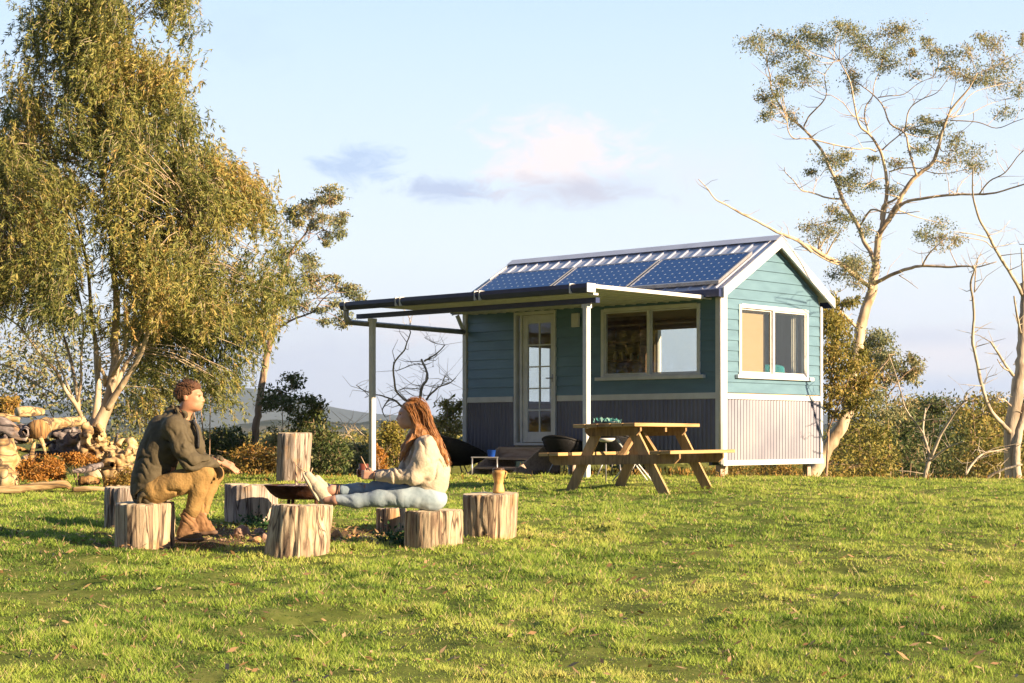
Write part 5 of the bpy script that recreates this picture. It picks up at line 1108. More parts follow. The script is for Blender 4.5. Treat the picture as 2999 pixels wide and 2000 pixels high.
# ================================================================ LOG PILE, LEFT
TG = crop(0, 1150, 4.752)
M['logpale'] = stumpmat('bleached_log_wood', (.28, .20, .12), (.46, .37, .24), (.60, .51, .36))
M['loggrey'] = stumpmat('grey_dark_log_wood', (.13, .10, .10), (.25, .21, .21), (.38, .33, .32), (.02, .018, .02))
M['logbrown'] = stumpmat('brown_log_wood', (.20, .10, .04), (.36, .21, .09), (.46, .30, .14))
M['logpale'] = stumpmat('bleached_log_wood', (.26, .17, .08), (.44, .32, .17), (.60, .48, .29), st=(1, 6, 6)); M['loggrey'] = stumpmat('grey_dark_log_wood', (.10, .08, .08), (.20, .17, .17), (.33, .29, .28), (.02, .018, .02), st=(1, 6, 6))
def log(label, pts, r, Y, m='logpale', d0=0, d1=0, seed=0, name='fallen_log', wob=.25, cat='log'):
    k = len(pts); w3 = catmull([P(*TG(x, y), Y+d0+(d1-d0)*i/(k-1)) for i, (x, y) in enumerate(pts)], 5)
    rr = np.interp(np.linspace(0, 1, len(w3)), np.linspace(0, 1, len(r)), r)/4.752/F0*Y
    v, f = tube_geo(w3, rr, 40, True); c = np.repeat(w3, 40, axis=0); dv = v-c
    th = np.tile(np.arange(40)/40*6.283, len(w3)); al = np.repeat(np.linspace(0, 1, len(w3)), 40)
    q = np.stack([np.cos(th), np.sin(th), al*1.5], -1)
    v = c+dv*(.95+wob*1.3*fbm(v, 3.2, 4, seed)[:, None]+.16*fbm(q, 4, 3, seed)[:, None]-.22*np.clip(np.abs(fbm(v, 5.5, 3, seed+9))*-3+.6, 0, 1)[:, None])
    mi = [0]*(len(f)-2)+[1, 1]
    o = mesh(name, v, faces=f, mats=[M[m], M['cut'] if m != 'logbrown' else M['logbrown']], smooth=True, midx=mi); tag(o, label, cat, 'old logs heaped at the left edge'); return o
log('long ochre log lying across the top of the heap with a brown sawn end', [(520, 510), (700, 440), (900, 420), (1150, 400)], [120, 95, 85, 75], 19.6, 'logpale', -.3, .6, 1)
sawn = log('rounded brown sawn-off butt facing the lawn under the top log', [(530, 520), (590, 500)], [150, 130], 19.3, 'logbrown', -.1, .2, 2, wob=.1)
log('grey cracked log at the left edge, sloping down into the heap', [(-200, 400), (50, 470), (200, 560), (380, 640)], [130, 120, 100, 50], 19.2, 'loggrey', 0, 0, 3)
log('bleached log above the grey cracked log at the left edge', [(-200, 380), (0, 340), (120, 350), (280, 380)], [60, 60, 55, 30], 19.7, 'logpale', 0, .1, 4)
log('pale blocky log end on top of the heap', [(250, 270), (400, 262), (600, 270)], [70, 85, 62], 20.2, 'logpale', 0, .3, 5)
log('broad upright pale post-like log at the left edge', [(60, 1420), (70, 1100), (80, 900), (70, 640)], [205, 200, 190, 120], 18.9, 'logpale', 0, 0, 6, wob=.12)
log('dark shaded log deep inside the heap', [(700, 560), (900, 580), (1120, 560)], [70, 90, 60], 20.0, 'loggrey', 0, .2, 7)
log('dark charred log low inside the heap', [(700, 760), (850, 800), (1080, 760)], [60, 80, 60], 20.0, 'loggrey', 0, .2, 8)
log('grey pointed broken branch with orange heartwood low in the heap', [(1010, 1090), (1150, 1080), (1300, 1040), (1420, 1000)], [22, 50, 55, 40], 19.0, 'loggrey', -.2, .2, 12)
log('brown chunk of wood under the pointed broken branch', [(1120, 1230), (1250, 1220), (1390, 1240)], [60, 75, 50], 19.3, 'logbrown', 0, 0, 13, wob=.4)
log('long bleached log lying along the edge of the lawn', [(-150, 1360), (200, 1350), (450, 1310), (700, 1290), (900, 1270), (980, 1330)], [70, 65, 62, 55, 60, 30], 18.6, 'logpale', 0, .1, 14, wob=.18)
for k in range(16):
    R3 = np.random.default_rng(70+k); x = R3.uniform(-60, 1500); y = R3.uniform(560, 1000); a = R3.uniform(-.6, .6); l = R3.uniform(180, 420); r = R3.uniform(26, 60)
    log('weathered branch jammed among the darker wood inside the heap', [(x-l*math.cos(a)/2, y-l*math.sin(a)/2), (x+R3.uniform(-20, 20), y+R3.uniform(-25, 25)), (x+l*math.cos(a)/2, y+l*math.sin(a)/2)], [r, r*1.1, r*.5], 20.2+R3.uniform(-.2, .5), ['loggrey', 'logbrown', 'logpale'][k % 3], -.2, .2, 90+k, name='broken_branch', cat='branch')
log('short pale log on the lawn edge nearest the man\'s stump', [(1010, 1350), (1200, 1335), (1400, 1340), (1560, 1350)], [40, 42, 36, 24], 18.6, 'logpale', .1, .1, 15, wob=.2)
log('thin bleached branch leaning across the middle of the heap', [(560, 620), (600, 720), (640, 860)], [30, 26, 20], 19.2, 'logpale', 0, 0, 16)
log('pale upright splinter rising from the orange bush', [(430, 960), (450, 820), (480, 680)], [50, 42, 26], 19.4, 'logpale', 0, 0, 17)
log('splintered upright log behind the right end of the heap', [(1600, 760), (1620, 650), (1640, 560)], [26, 22, 14], 20.6, 'loggrey', 0, 0, 18)
bush('orange leafed bush in front of the log heap', 19.0, TG, [(430,1000,100,90),(360,1080,80,80),(520,1090,110,80),(660,980,90,90),(760,1050,90,90),(640,1140,110,60),(800,1150,70,60),(450,1160,110,50)], 'orange', .032, 1.0, seed=51, spread=.12, name='bush', cat='bush')
bush('yellow orange bush low in the middle of the log heap', 19.4, TG, [(950,920,80,60),(1050,890,70,50),(1180,900,70,40),(1080,960,90,40),(1280,940,60,30)], 'orange', .032, .9, seed=52, spread=.12)
bush('golden tuft spilling over the root mass by the man\'s back', 18.95, TG, [(1680,1180,110,70),(1790,1120,60,70),(1560,1240,90,50),(1760,1250,80,50)], 'gold', .032, .6, seed=53, spread=.12)
bush('yellow green bush rising behind the left end of the log heap', 21.0, TG, [(60,150,110,80),(160,200,70,70),(0,230,90,60),(200,120,50,60),(-60,120,80,80)], 'gold', .05, .9, seed=54, spread=.3)
# ================================================================ PEOPLE (smooth-blended implicit bodies turned into one mesh)
class SDF:
    def __init__(s, lo, hi, h):
        s.h = h; s.lo = np.array(lo, float); n = np.ceil((np.array(hi)-s.lo)/h).astype(int)+1
        s.ax = [s.lo[i]+np.arange(n[i])*h for i in range(3)]; s.d = np.full(n, 1.0, np.float32)
    def _win(s, lo, hi):
        r = []
        for i in range(3):
            a = int(max(0, np.floor((lo[i]-s.lo[i])/s.h))); b = int(min(s.d.shape[i], np.ceil((hi[i]-s.lo[i])/s.h)+1))
            r.append(slice(a, max(a, b)))
        return tuple(r)
    def _pts(s, w): return np.stack(np.meshgrid(*[s.ax[i][w[i]] for i in range(3)], indexing='ij'), -1)
    def put(s, f, lo, hi, k=.02, sub=False):
        m = .06+k; w = s._win(np.array(lo)-m, np.array(hi)+m); p = s._pts(w)
        if p.size == 0: return
        e = f(p); d = s.d[w]
        if sub:
            e = -e; h = np.clip(.5-.5*(d-e)/k, 0, 1); s.d[w] = d+(e-d)*h+k*h*(1-h)
        else:
            h = np.clip(.5+.5*(d-e)/k, 0, 1); s.d[w] = d+(e-d)*h-k*h*(1-h)
    def cap(s, a, b, ra, rb, k=.02, sub=False, flat=None):
        a = np.array(a, float); b = np.array(b, float); L2 = max(1e-9, np.dot(b-a, b-a))
        def f(p):
            t = np.clip(((p-a)@(b-a))/L2, 0, 1); q = p-(a+t[..., None]*(b-a))
            if flat is not None: q = q*np.array(flat)
            return np.linalg.norm(q, axis=-1)-(ra+(rb-ra)*t)
        R = max(ra, rb)*(1 if flat is None else 1/min(flat)); s.put(f, np.minimum(a, b)-R, np.maximum(a, b)+R, k, sub); return s
    def chain(s, pts, rs, k=.02, flat=None):
        for i in range(len(pts)-1): s.cap(pts[i], pts[i+1], rs[i], rs[i+1], k, flat=flat)
        return s
    def ell(s, c, r, R=None, k=.02, sub=False):
        c = np.array(c, float); r = np.array(r, float); R = np.eye(3) if R is None else np.array(R)
        def f(p):
            q = (p-c) @ R; k0 = np.linalg.norm(q/r, axis=-1); k1 = np.linalg.norm(q/(r*r), axis=-1)+1e-9; return k0*(k0-1)/k1
        m = max(r); s.put(f, c-m, c+m, k, sub); return s
    def noise(s, amp, sc, aniso=(1, 1, 1), seed=0, band=.05):
        m = np.abs(s.d) < band; I = np.argwhere(m); p = s.lo+I*s.h; s.d[m] += (amp*fbm(p*np.array(aniso), sc, 3, seed)).astype(np.float32); return s
    def folds(s, amp, freq, dirv, seed=0, band=.05, where=None):
        m = np.abs(s.d) < band; I = np.argwhere(m); p = s.lo+I*s.h; d = np.array(dirv, float); d /= np.linalg.norm(d)
        ph = p@d*freq*.42+3.6*vn(p, 6, seed)+1.3*vn(p, 15, seed+9); v = (1-np.abs(np.sin(ph)))**2*amp*1.6*np.clip(.2+1.3*vn(p, 8, seed+2), 0, 1)
        if where is not None: v = v*where(p)
        s.d[m] += v.astype(np.float32); return s
    def mesh(s):
        d = s.d; ins = d < 0; nx, ny, nz = d.shape
        acc = np.zeros((nx-1, ny-1, nz-1, 3), np.float32); cnt = np.zeros((nx-1, ny-1, nz-1), np.float32)
        cs = [(i, j, k) for i in (0, 1) for j in (0, 1) for k in (0, 1)]
        def sl(o): return tuple(slice(o[i], d.shape[i]-1+o[i]) for i in range(3))
        for ax in range(3):
            for o in cs:
                if o[ax]: continue
                o2 = list(o); o2[ax] = 1; A = d[sl(o)]; B = d[sl(o2)]; c = (A < 0) != (B < 0)
                t = np.where(c, A/(A-B+1e-12), 0)
                for q in range(3): acc[..., q] += np.where(c, o[q]+(t if q == ax else 0), 0)
                cnt += c
        act = cnt > 0; ix = -np.ones(act.shape, int); ix[act] = np.arange(act.sum())
        I = np.argwhere(act); v = s.lo+(I+acc[act]/cnt[act][:, None])*s.h; Q = []
        for ax in range(3):
            o2 = [0, 0, 0]; o2[ax] = 1; A = ins[:d.shape[0]-o2[0], :d.shape[1]-o2[1], :d.shape[2]-o2[2]]; B = ins[o2[0]:, o2[1]:, o2[2]:]
            E = np.argwhere(A != B); b, c = [(1, 2), (2, 0), (0, 1)][ax]
            E = E[(E[:, b] > 0) & (E[:, c] > 0) & (E[:, b] < d.shape[b]-1) & (E[:, c] < d.shape[c]-1)]
            def at(db, dc):
                F_ = E.copy(); F_[:, b] -= db; F_[:, c] -= dc; return ix[F_[:, 0], F_[:, 1], F_[:, 2]]
            q = np.stack([at(0, 0), at(1, 0), at(1, 1), at(0, 1)], -1); fl = A[E[:, 0], E[:, 1], E[:, 2]]
            q[~fl] = q[~fl][:, ::-1]; Q.append(q)
        q = np.vstack(Q); q = q[(q >= 0).all(1)]
        return v, q[:, ::-1]
    def build(s, name, m, parent):
        v, q = s.mesh(); o = mesh(name, v, quads=q, mats=m, parent=parent, smooth=True); return o
SKIN = mat('skin_warm', [(.36, .17, .10), (.44, .22, .13), (.48, .25, .16)], 9, rough=.5, spec=.4, bump=.06, bscale=60)
SKINF = mat('skin_fair', [(.46, .25, .17), (.54, .31, .22)], 9, rough=.5, spec=.4, bump=.06, bscale=60)
JACK = mat('olive_jacket', [(.07, .055, .032), (.10, .080, .048)], 25, rough=.8, bump=.35, bscale=26)
CHINO = mat('mustard_chinos', [(.26, .155, .055), (.33, .21, .08)], 25, rough=.9, bump=.3, bscale=70)
JEAN = mat('pale_denim', [(.17, .23, .28), (.27, .34, .40), (.36, .42, .46)], 7, rough=.9, bump=.12, bscale=45)
KNIT = mat('cream_knit', [(.40, .33, .25), (.50, .43, .34)], 16, rough=.95, bump=.3, bscale=60)
BOOT = mat('tan_suede_boot', [(.15, .075, .035), (.27, .15, .07)], 25, rough=.85, bump=.3)
SOLE = mat('boot_sole', [(.10, .06, .04), (.16, .10, .07)], 25, rough=.9)
SHOE = mat('white_canvas_shoe', [(.40, .34, .25), (.50, .44, .34)], 25, rough=.85, bump=.3)
RUB = mat('worn_rubber_sole', [(.38, .31, .20), (.48, .42, .32)], 20, rough=.8)
HAIRM = mat('auburn_short_hair', [(.065, .030, .016), (.14, .062, .028)], 30, rough=.6, bump=.8, bscale=90)
HAIRW = mat('copper_long_hair', [(.16, .055, .015), (.30, .12, .03), (.40, .18, .05)], 14, (4, 4, .6), rough=.45, bump=.5, bscale=60, spec=.5)
EYEM = mat('eye_dark', [(.02, .015, .012)], 9, rough=.2)
LIP = mat('lips', [(.42, .16, .13)], 9, rough=.5)
def head(s, c, fw, up, H=.118, fem=False, jaw=1.0):
    """face looks along fw; c = skull centre; H = half head height"""
    fw = np.array(fw, float); fw /= np.linalg.norm(fw); up = np.array(up, float); up -= fw*np.dot(up, fw); up /= np.linalg.norm(up); sd = np.cross(fw, up)
    R = np.stack([fw, sd, up], 1); g = lambda f, d, u: np.array(c)+fw*f*H+sd*d*H+up*u*H
    e = lambda p, r, k=.02, sub=False: s.ell(g(*p), np.array(r)*H, R, k, sub)
    e((-.10, 0, .20), (.84, .66, .74)); e((.30, 0, -.22), (.52, .50, .62), .03); e((.56, 0, -.66), (.22, .26, .20), .03); e((.62, 0, -.40), (.24, .34, .26), .03)
    for q in (-1, 1):
        e((.10, q*.40, -.52), (.42, .16, .26), .03); e((.52, q*.30, -.12), (.22, .20, .16), .02); e((-.10, q*.66, -.05), (.14, .06, .21), .006)
        e((.76, q*.26, .12), (.12, .15, .09), .008, True)
    e((.62, 0, .26), (.18, .46, .09), .02)
    s.cap(g(.76, 0, .12), g(.93, 0, -.15), .06*H, .085*H, .014); e((.88, 0, -.19), (.11, .14, .07), .012)
    e((.78, 0, -.42), (.12, .22, .055), .006); e((.76, 0, -.53), (.11, .19, .06), .006); e((.90, 0, -.475), (.10, .20, .015), .003, True)
    return g, R
def hand(s, w, d, pn, side, curl, L=.185, flip=1, spread=.10):
    """w wrist, d direction of the fingers, pn palm normal (curl goes that way), side = direction of the thumb"""
    d = np.array(d, float); d /= np.linalg.norm(d); pn = np.array(pn, float); pn -= d*np.dot(pn, d); pn /= np.linalg.norm(pn); sd = np.cross(d, pn)
    if np.dot(sd, side) < 0: sd = -sd
    w = np.array(w, float); k = L/.185
    for o in (-.026, -.009, .009, .026): s.cap(w+sd*o*.6*k, w+d*.088*k+sd*o*k, .016*k, .0125*k, .008)
    for o, ln, cu in ((.028, .068, 0), (.0095, .078, .1), (-.0095, .072, .15), (-.027, .056, .25)):
        p = w+d*.088*k+sd*o*k; a = curl+cu; dd = d+sd*o*spread*20*.3
        for j, (q, r0, r1) in enumerate(((.45, .0098, .0088), (.32, .0088, .0080), (.23, .0080, .0066))):
            a += curl*.75; n = p+(d*math.cos(a*.8)+pn*math.sin(a*.8)+sd*o*spread*30*.2)*ln*q*k; s.cap(p, n, r0*k, r1*k, .003); p = n
    p = w+d*.022*k+sd*.024*k; q = p+(d*.75+sd*.65+pn*.35)*.042*k; r = q+(d*.95+sd*.15+pn*.45)*.034*k
    s.cap(p, q, .014*k, .011*k, .006); s.cap(q, r, .0105*k, .008*k, .004); return s
# ---------------------------------------------------------------- MAN
CM = crop(380, 1100, 3.0147); YM = 12.5
def m_(x, y, dy=0.0): return P(*CM(x, y), YM+dy)
MX = 1/3.0147/F0*YM
gz = float(ground_h(m_(250, 1100)[0], YM))
man = thing('person', (m_(250, 1100)[0], YM, gz), 'man in olive jacket and mustard chinos sitting on a log with clasped hands', 'person')
lo = m_(-20, 1560)+np.array([0, -.42, -.02]); hi = m_(1020, -10)+np.array([0, .42, .02])
NS, FS = -.17, .17     # near / far shoulder
J = dict(pel=m_(215, 985), bel=m_(240, 790), chest=m_(400, 520), ck=m_(450, 390), neck=m_(470, 310),
         ns=m_(400, 455, NS), ne=m_(545, 765, -.19), nw=m_(795, 765, -.07), fs=m_(455, 450, FS), fe=m_(620, 760, .17), fw=m_(800, 752, .05),
         nh=m_(235, 1010, -.10), nk=m_(655, 858, -.14), na=m_(530, 1262, -.10), fh=m_(235, 1005, .10), fk=m_(748, 868, .15), fa=m_(625, 1262, .12))
b = SDF(lo, hi, .0058)
b.ell(J['pel'], (.11, .14, .08), k=.04); b.cap(J['pel'], J['bel'], .12, .12, .05); b.cap(J['bel'], J['chest'], .12, .12, .05, flat=(1, .85, 1))
b.cap(J['ns'], J['fs'], .055, .055, .05); b.cap(J['chest'], J['ck'], .11, .06, .05); b.cap(J['ck'], m_(520, 260), .056, .052, .02)
for q in 'nf':
    b.chain([J[q+'s'], J[q+'e']], [.050, .040], .03); b.chain([J[q+'e'], J[q+'w']], [.040, .026], .02)
    b.chain([J[q+'h'], J[q+'k']], [.080, .055], .03); b.chain([J[q+'k'], J[q+'a']], [.052, .036], .02); 
b.chain([J['na'], m_(600, 1440, -.09)], [.035, .025], .02); b.chain([J['fa'], m_(720, 1380, .12)], [.035, .025], .02)
g, R_ = head(b, m_(530, 190), (1, -.10, -.06), (-.10, 0, 1), .113)
hand(b, J['nw'], (1, .06, -.42), (-.25, .3, -1), (.1, 1, .2), .10, .180); hand(b, J['fw']+np.array([.01, 0, .005]), (1, -.12, -.36), (-.3, -.1, -1), (.1, -1, .3), .35, .178)
b.build('body', SKIN, man)
for q in (-1, 1):
    e = SDF(g(.6, q*.26, .02)-.02, g(.6, q*.26, .02)+.04, .0022); e.ell(g(.675, q*.26, .10), (.009, .011, .007), k=.001); e.build('eye', EYEM, man)
# hair
s = SDF(g(0, 0, 0)-.17, g(0, 0, 0)+.19, .0045)
s.ell(g(-.16, 0, .28), np.array([.88, .72, .78])*.113, R_, .01); s.ell(g(.16, 0, .76), np.array([.52, .50, .25])*.113, R_, .02)
s.ell(g(.62, 0, -.12), np.array([.66, 1.2, .66])*.113, R_, .012, True); s.ell(g(.10, 0, -1.02), np.array([1.2, 1.2, .62])*.113, R_, .015, True)
for q in (-1, 1): s.ell(g(-.06, q*.74, -.10), np.array([.20, .16, .26])*.113, R_, .006, True)
s.noise(.006, 24, (1, 1, .5), 3); mh = s.build('hair', HAIRM, man)
R5 = np.random.default_rng(8); w = MB()
for k in range(240):
    a = R5.uniform(-1.9, 2.0); b5 = R5.uniform(-1.35, 1.35); o = np.array([math.sin(a)*math.cos(b5)*.90-.12, math.sin(b5)*.74, math.cos(a)*math.cos(b5)*.80+.28])
    if (o[0] > .35 and o[2] < .62) or (o[2] < -.35): continue
    t = np.array([math.cos(a), 0, -math.sin(a)])*R5.choice([-.25, -.35, -.2])+R5.normal(0, .10, 3)
    q0, q1, q2 = o*.97, o*1.03+t*.5, o*1.01+t; w.tube([g(*q0), g(*q1), g(*q2)], [.0035, .0015], 4)
w.build('hair_tufts', HAIRM, mh, True)
# jacket
s = SDF(lo, hi, .0065)
s.chain([m_(185, 1040), m_(200, 900), m_(245, 740)], [.128, .138, .136], .05, flat=(1, .84, 1)); s.chain([m_(245, 740), m_(330, 600), m_(395, 480)], [.136, .136, .124], .06, flat=(1, .84, 1))
s.chain([m_(240, 650), m_(300, 480)], [.12, .12], .05); s.cap(J['ns']+np.array([-.01, 0, .0]), J['fs'], .078, .078, .06); s.cap(m_(400, 470), m_(440, 350), .115, .075, .05)
s.chain([J['ns'], m_(470, 640, -.19), J['ne']], [.078, .074, .070], .035); s.chain([J['ne'], m_(680, 765, -.14), m_(785, 765, -.08)], [.068, .056, .046], .03)
s.chain([J['fs'], J['fe']], [.078, .066], .035); s.chain([J['fe'], m_(785, 755, .06)], [.064, .046], .03)
s.cap(m_(555, 480, -.01), m_(585, 640, -.02), .06, .07, .05)
s.cap(m_(130, 1010, -.02), m_(180, 1060, -.02), .09, .10, .05); s.cap(m_(150, 1050, -.09), m_(170, 1060, .09), .085, .085, .04)
# neck opening
s.cap(m_(500, 330), m_(540, 170), .060, .085, .012, True)
s.cap(m_(575, 380, .0), m_(630, 300, 0), .030, .06, .015, True)
# collar
for a0 in np.linspace(0, 6.28, 60)[:-1]:
    if abs(a0) < .35 or abs(a0-6.28) < .35: continue
    o = np.array([math.cos(a0)*.068, math.sin(a0)*.072, -.030*math.cos(a0)]); c0 = m_(470, 352)+o; s.cap(c0, c0+np.array([.004+.008*math.cos(a0), .008*math.sin(a0), .036]), .012, .008, .010)
s.cap(m_(375, 330), m_(330, 430), .055, .045, .04)      # hood lying on the back
s.folds(.016, 60, (.35, .2, 1), 2); s.folds(.012, 95, (1, 0, .55), 5); s.folds(.014, 60, (-.7, .2, .6), 7, where=lambda p: (p[:, 2] < m_(0, 720)[2])*1.0)
s.noise(.005, 20, seed=3); jk = s.build('jacket', JACK, man)
# zip line of the jacket
w = MB(); w.tube(catmull([m_(556, 392, -.060), m_(592, 470, -.072), m_(606, 560, -.085), m_(603, 640, -.09)], 4), .011, 8); w.build('zip', M['black'], jk, True)
# trousers
s = SDF(lo, hi, .006)
s.ell(m_(215, 1010), (.135, .175, .095), k=.04); s.chain([J['nh'], m_(430, 945, -.13), J['nk']], [.100, .088, .072], .03); s.chain([J['nk'], m_(610, 990, -.13), m_(560, 1170, -.11), m_(545, 1215, -.105)], [.070, .066, .052, .047], .02)
s.chain([J['fh'], m_(500, 935, .13), J['fk']], [.100, .086, .068], .03); s.chain([J['fk'], m_(690, 1000, .14), m_(645, 1190, .125)], [.066, .062, .048], .02)
s.folds(.012, 70, (.9, 0, .5), 4); s.folds(.010, 110, (.2, .1, 1), 8, where=lambda p: (p[:, 2] < m_(0, 1080)[2])*1.0); s.noise(.004, 18, seed=6)
s.build('trousers', CHINO, man)
def boot(ank, toe, heel, par, mb, ms, r=.046, nm='boot', gnd=None, h=.005):
    ank, toe, heel = map(np.array, (ank, toe, heel)); lo_ = np.minimum(np.minimum(ank, toe), heel)-.09; hi_ = np.maximum(np.maximum(ank, toe), heel)+.09
    s = SDF(lo_, hi_, h); top = ank+np.array([.0, 0, .035]); mid = (toe*.55+ank*.45)
    s.chain([top, ank, heel+np.array([0, 0, .045])], [r+.006, r, .040], .02); s.chain([heel+np.array([.01, 0, .04]), toe*.45+heel*.55+np.array([0, 0, .045]), toe+np.array([-.01, 0, .035])], [.040, .042, .036], .02)
    s.chain([ank, mid+np.array([0, 0, .03])], [r*.9, .036], .02); s.folds(.006, 160, (1, 0, .6), 3); o = s.build(nm, mb, par)
    s = SDF(lo_, hi_, h); s.chain([heel+np.array([-.005, 0, .012]), toe*.5+heel*.5+np.array([0, 0, .008]), toe+np.array([.004, 0, .014])], [.036, .034, .038], .02, flat=(1, .85, 1.9)); s.build('sole', ms, o)
    return o
bt = boot(m_(515, 1275, -.10), m_(610, 1462, -.10), m_(462, 1450, -.10), man, BOOT, SOLE)
for k in range(7): 
    p = m_(548+k*9, 1290+k*19, -.10); MB().tube([p+np.array([-.012, -.042, .004]), p+np.array([.018, -.006, .008]), p+np.array([0, .038, 0])], .0028, 6).build('lace', SOLE, bt, True)
boot(m_(618, 1270, .12), m_(730, 1400, .12), m_(580, 1400, .12), man, BOOT, SOLE)
# ---------------------------------------------------------------- WOMAN
CW = crop(860, 1150, 4.356); YW = 12.5
def w_(x, y, dy=0.0): return P(*CW(x, y), YW+dy)
gz = float(ground_h(w_(1750, 1500)[0], YW))
wom = thing('person', (w_(1750, 1500)[0], YW, gz), 'long-haired woman in cream jumper and pale jeans, feet up on a stump', 'person')
lo = w_(40, 1540)+np.array([0, -.40, -.02]); hi = w_(2060, 40)+np.array([0, .40, .02])
J = dict(pel=w_(1740, 1330), bel=w_(1750, 1150), chest=w_(1690, 800), ck=w_(1620, 600), neck=w_(1590, 500),
         ns=w_(1680, 660, -.145), ne=w_(1530, 1060, -.17), nw=w_(1040, 1062, -.10), fs=w_(1640, 650, .145), fe=w_(1400, 1040, .17), fw=w_(990, 1050, .05),
         nh=w_(1700, 1340, -.08), nk=w_(1080, 1350, -.09), na=w_(540, 1370, -.05), fh=w_(1700, 1310, .08), fk=w_(1050, 1230, .07), fa=w_(500, 1240, .0))
b = SDF(lo, hi, .0058)
b.ell(J['pel'], (.09, .12, .065), k=.03); b.cap(J['pel'], J['bel'], .115, .10, .05); b.cap(J['bel'], J['chest'], .10, .105, .05); b.cap(J['ns'], J['fs'], .045, .045, .05); b.cap(J['chest'], J['ck'], .10, .05, .05); b.cap(J['ck'], w_(1555, 380), .045, .045, .02)
for q in 'nf':
    b.chain([J[q+'s'], J[q+'e']], [.040, .034], .03); b.chain([J[q+'e'], J[q+'w']], [.034, .022], .02)
    b.chain([J[q+'h'], J[q+'k']], [.060, .042], .02); b.chain([J[q+'k'], J[q+'a']], [.042, .032], .02)
b.cap(J['fa'], w_(300, 1290, .0), .032, .028, .02); b.cap(J['na'], w_(420, 1370, -.03), .032, .028, .02)
g, R_ = head(b, w_(1500, 285), (-1, -.06, -.10), (-.08, 0, 1), .108, True)
hand(b, J['nw'], (-1, .10, .12), (.1, 1, -.1), (-.2, .1, 1), .55, .165); hand(b, J['fw'], (-1, -.08, .2), (.1, -1, -.1), (-.2, 0, 1), .6, .165)
b.build('body', SKINF, wom)
for q in (-1, 1):
    c0 = g(.675, q*.26, .10); e = SDF(c0-.02, c0+.02, .0022); e.ell(c0, (.009, .010, .008), k=.001); e.build('eye', EYEM, wom)
c0 = g(.88, 0, -.47); e = SDF(c0-.035, c0+.035, .0022); e.ell(c0, np.array([.05, .17, .05])*.108, R_, .002); e.build('lips', LIP, wom)
# hair: cap + long locks
s = SDF(lo, hi, .0055); H_ = .108
s.ell(g(-.18, 0, .26), np.array([.90, .74, .80])*H_, R_, .01); s.ell(g(-.42, 0, .66), np.array([.40, .40, .34])*H_, R_, .02)
s.ell(g(.66, 0, -.14), np.array([.62, 1.1, .72])*H_, R_, .012, True)
s.chain([w_(1640, 230), w_(1700, 330, -.02), w_(1760, 480, -.06), w_(1840, 620, -.085), w_(1905, 770, -.09), w_(1955, 895, -.08)], [.040, .042, .034, .029, .024, .012], .02)
s.chain([w_(1545, 320, -.065), w_(1575, 430, -.075), w_(1545, 540, -.08), w_(1470, 640, -.10), w_(1410, 760, -.11), w_(1375, 860, -.11)], [.030, .030, .024, .019, .015, .008], .02)
s.chain([w_(1560, 320, .065), w_(1570, 430, .075), w_(1500, 560, .09), w_(1410, 700, .10), w_(1370, 850, .11)], [.030, .032, .028, .024, .010], .02)
s.chain([w_(1640, 380, 0), w_(1650, 520, -.06), w_(1600, 560, -.08)], [.05, .05, .03], .02)
s.noise(.006, 30, (1, 1, .3), 3); s.noise(.004, 75, (1, 1, .2), 5); hr_ = s.build('hair', HAIRW, wom)
R2 = np.random.default_rng(4); w = MB()
paths = [([(1600, 130), (1690, 250), (1740, 420), (1825, 600), (1900, 760), (1965, 925)], -.085, .036), ([(1500, 150), (1560, 300), (1580, 430), (1530, 560), (1450, 680), (1390, 850)], -.08, .030), ([(1450, 190), (1540, 330), (1570, 470), (1600, 560)], -.085, .020), ([(1640, 150), (1700, 340), (1700, 480), (1660, 560)], -.05, .035), ([(1480, 110), (1580, 100), (1680, 200), (1730, 420)], -.03, .04)]
for k in range(260):
    pp, dy, sp_ = paths[k % len(paths)]; o = R2.normal(0, sp_*.5, 3); ln = [w_(x+R2.normal(0, 12), y+R2.normal(0, 12), dy)+o*(.5+.5*i/len(pp)) for i, (x, y) in enumerate(pp)]
    w.tube(catmull(ln, 3), [.0018, .0020, .0008], 4)
w.build('loose_strands', HAIRW, hr_, True)
# jumper
s = SDF(lo, hi, .0062)
s.chain([w_(1735, 1165), w_(1740, 1040), w_(1740, 860), w_(1700, 700)], [.120, .130, .126, .106], .05, flat=(1, .86, 1)); s.cap(w_(1800, 1000), w_(1815, 1150), .10, .085, .05); s.cap(w_(1560, 900), w_(1600, 1080), .08, .09, .05)
s.cap(J['ns'], J['fs'], .066, .066, .06); s.cap(w_(1690, 700), w_(1640, 580), .10, .065, .04)
s.chain([J['ns'], w_(1650, 850, -.17), J['ne']], [.068, .072, .066], .035); s.chain([J['ne'], w_(1300, 1070, -.15), w_(1090, 1066, -.11)], [.062, .052, .036], .03)
s.chain([J['fs'], J['fe']], [.066, .060], .035); s.chain([J['fe'], w_(1040, 1050, .06)], [.056, .036], .03)
s.cap(w_(1600, 520), w_(1560, 380), .052, .075, .012, True)
s.folds(.012, 75, (.9, .1, .45), 2); s.folds(.010, 110, (1, 0, -.3), 9, where=lambda p: (p[:, 0] < w_(1450, 0)[0])*1.0); s.noise(.005, 16, seed=4)
jm = s.build('jumper', KNIT, wom)
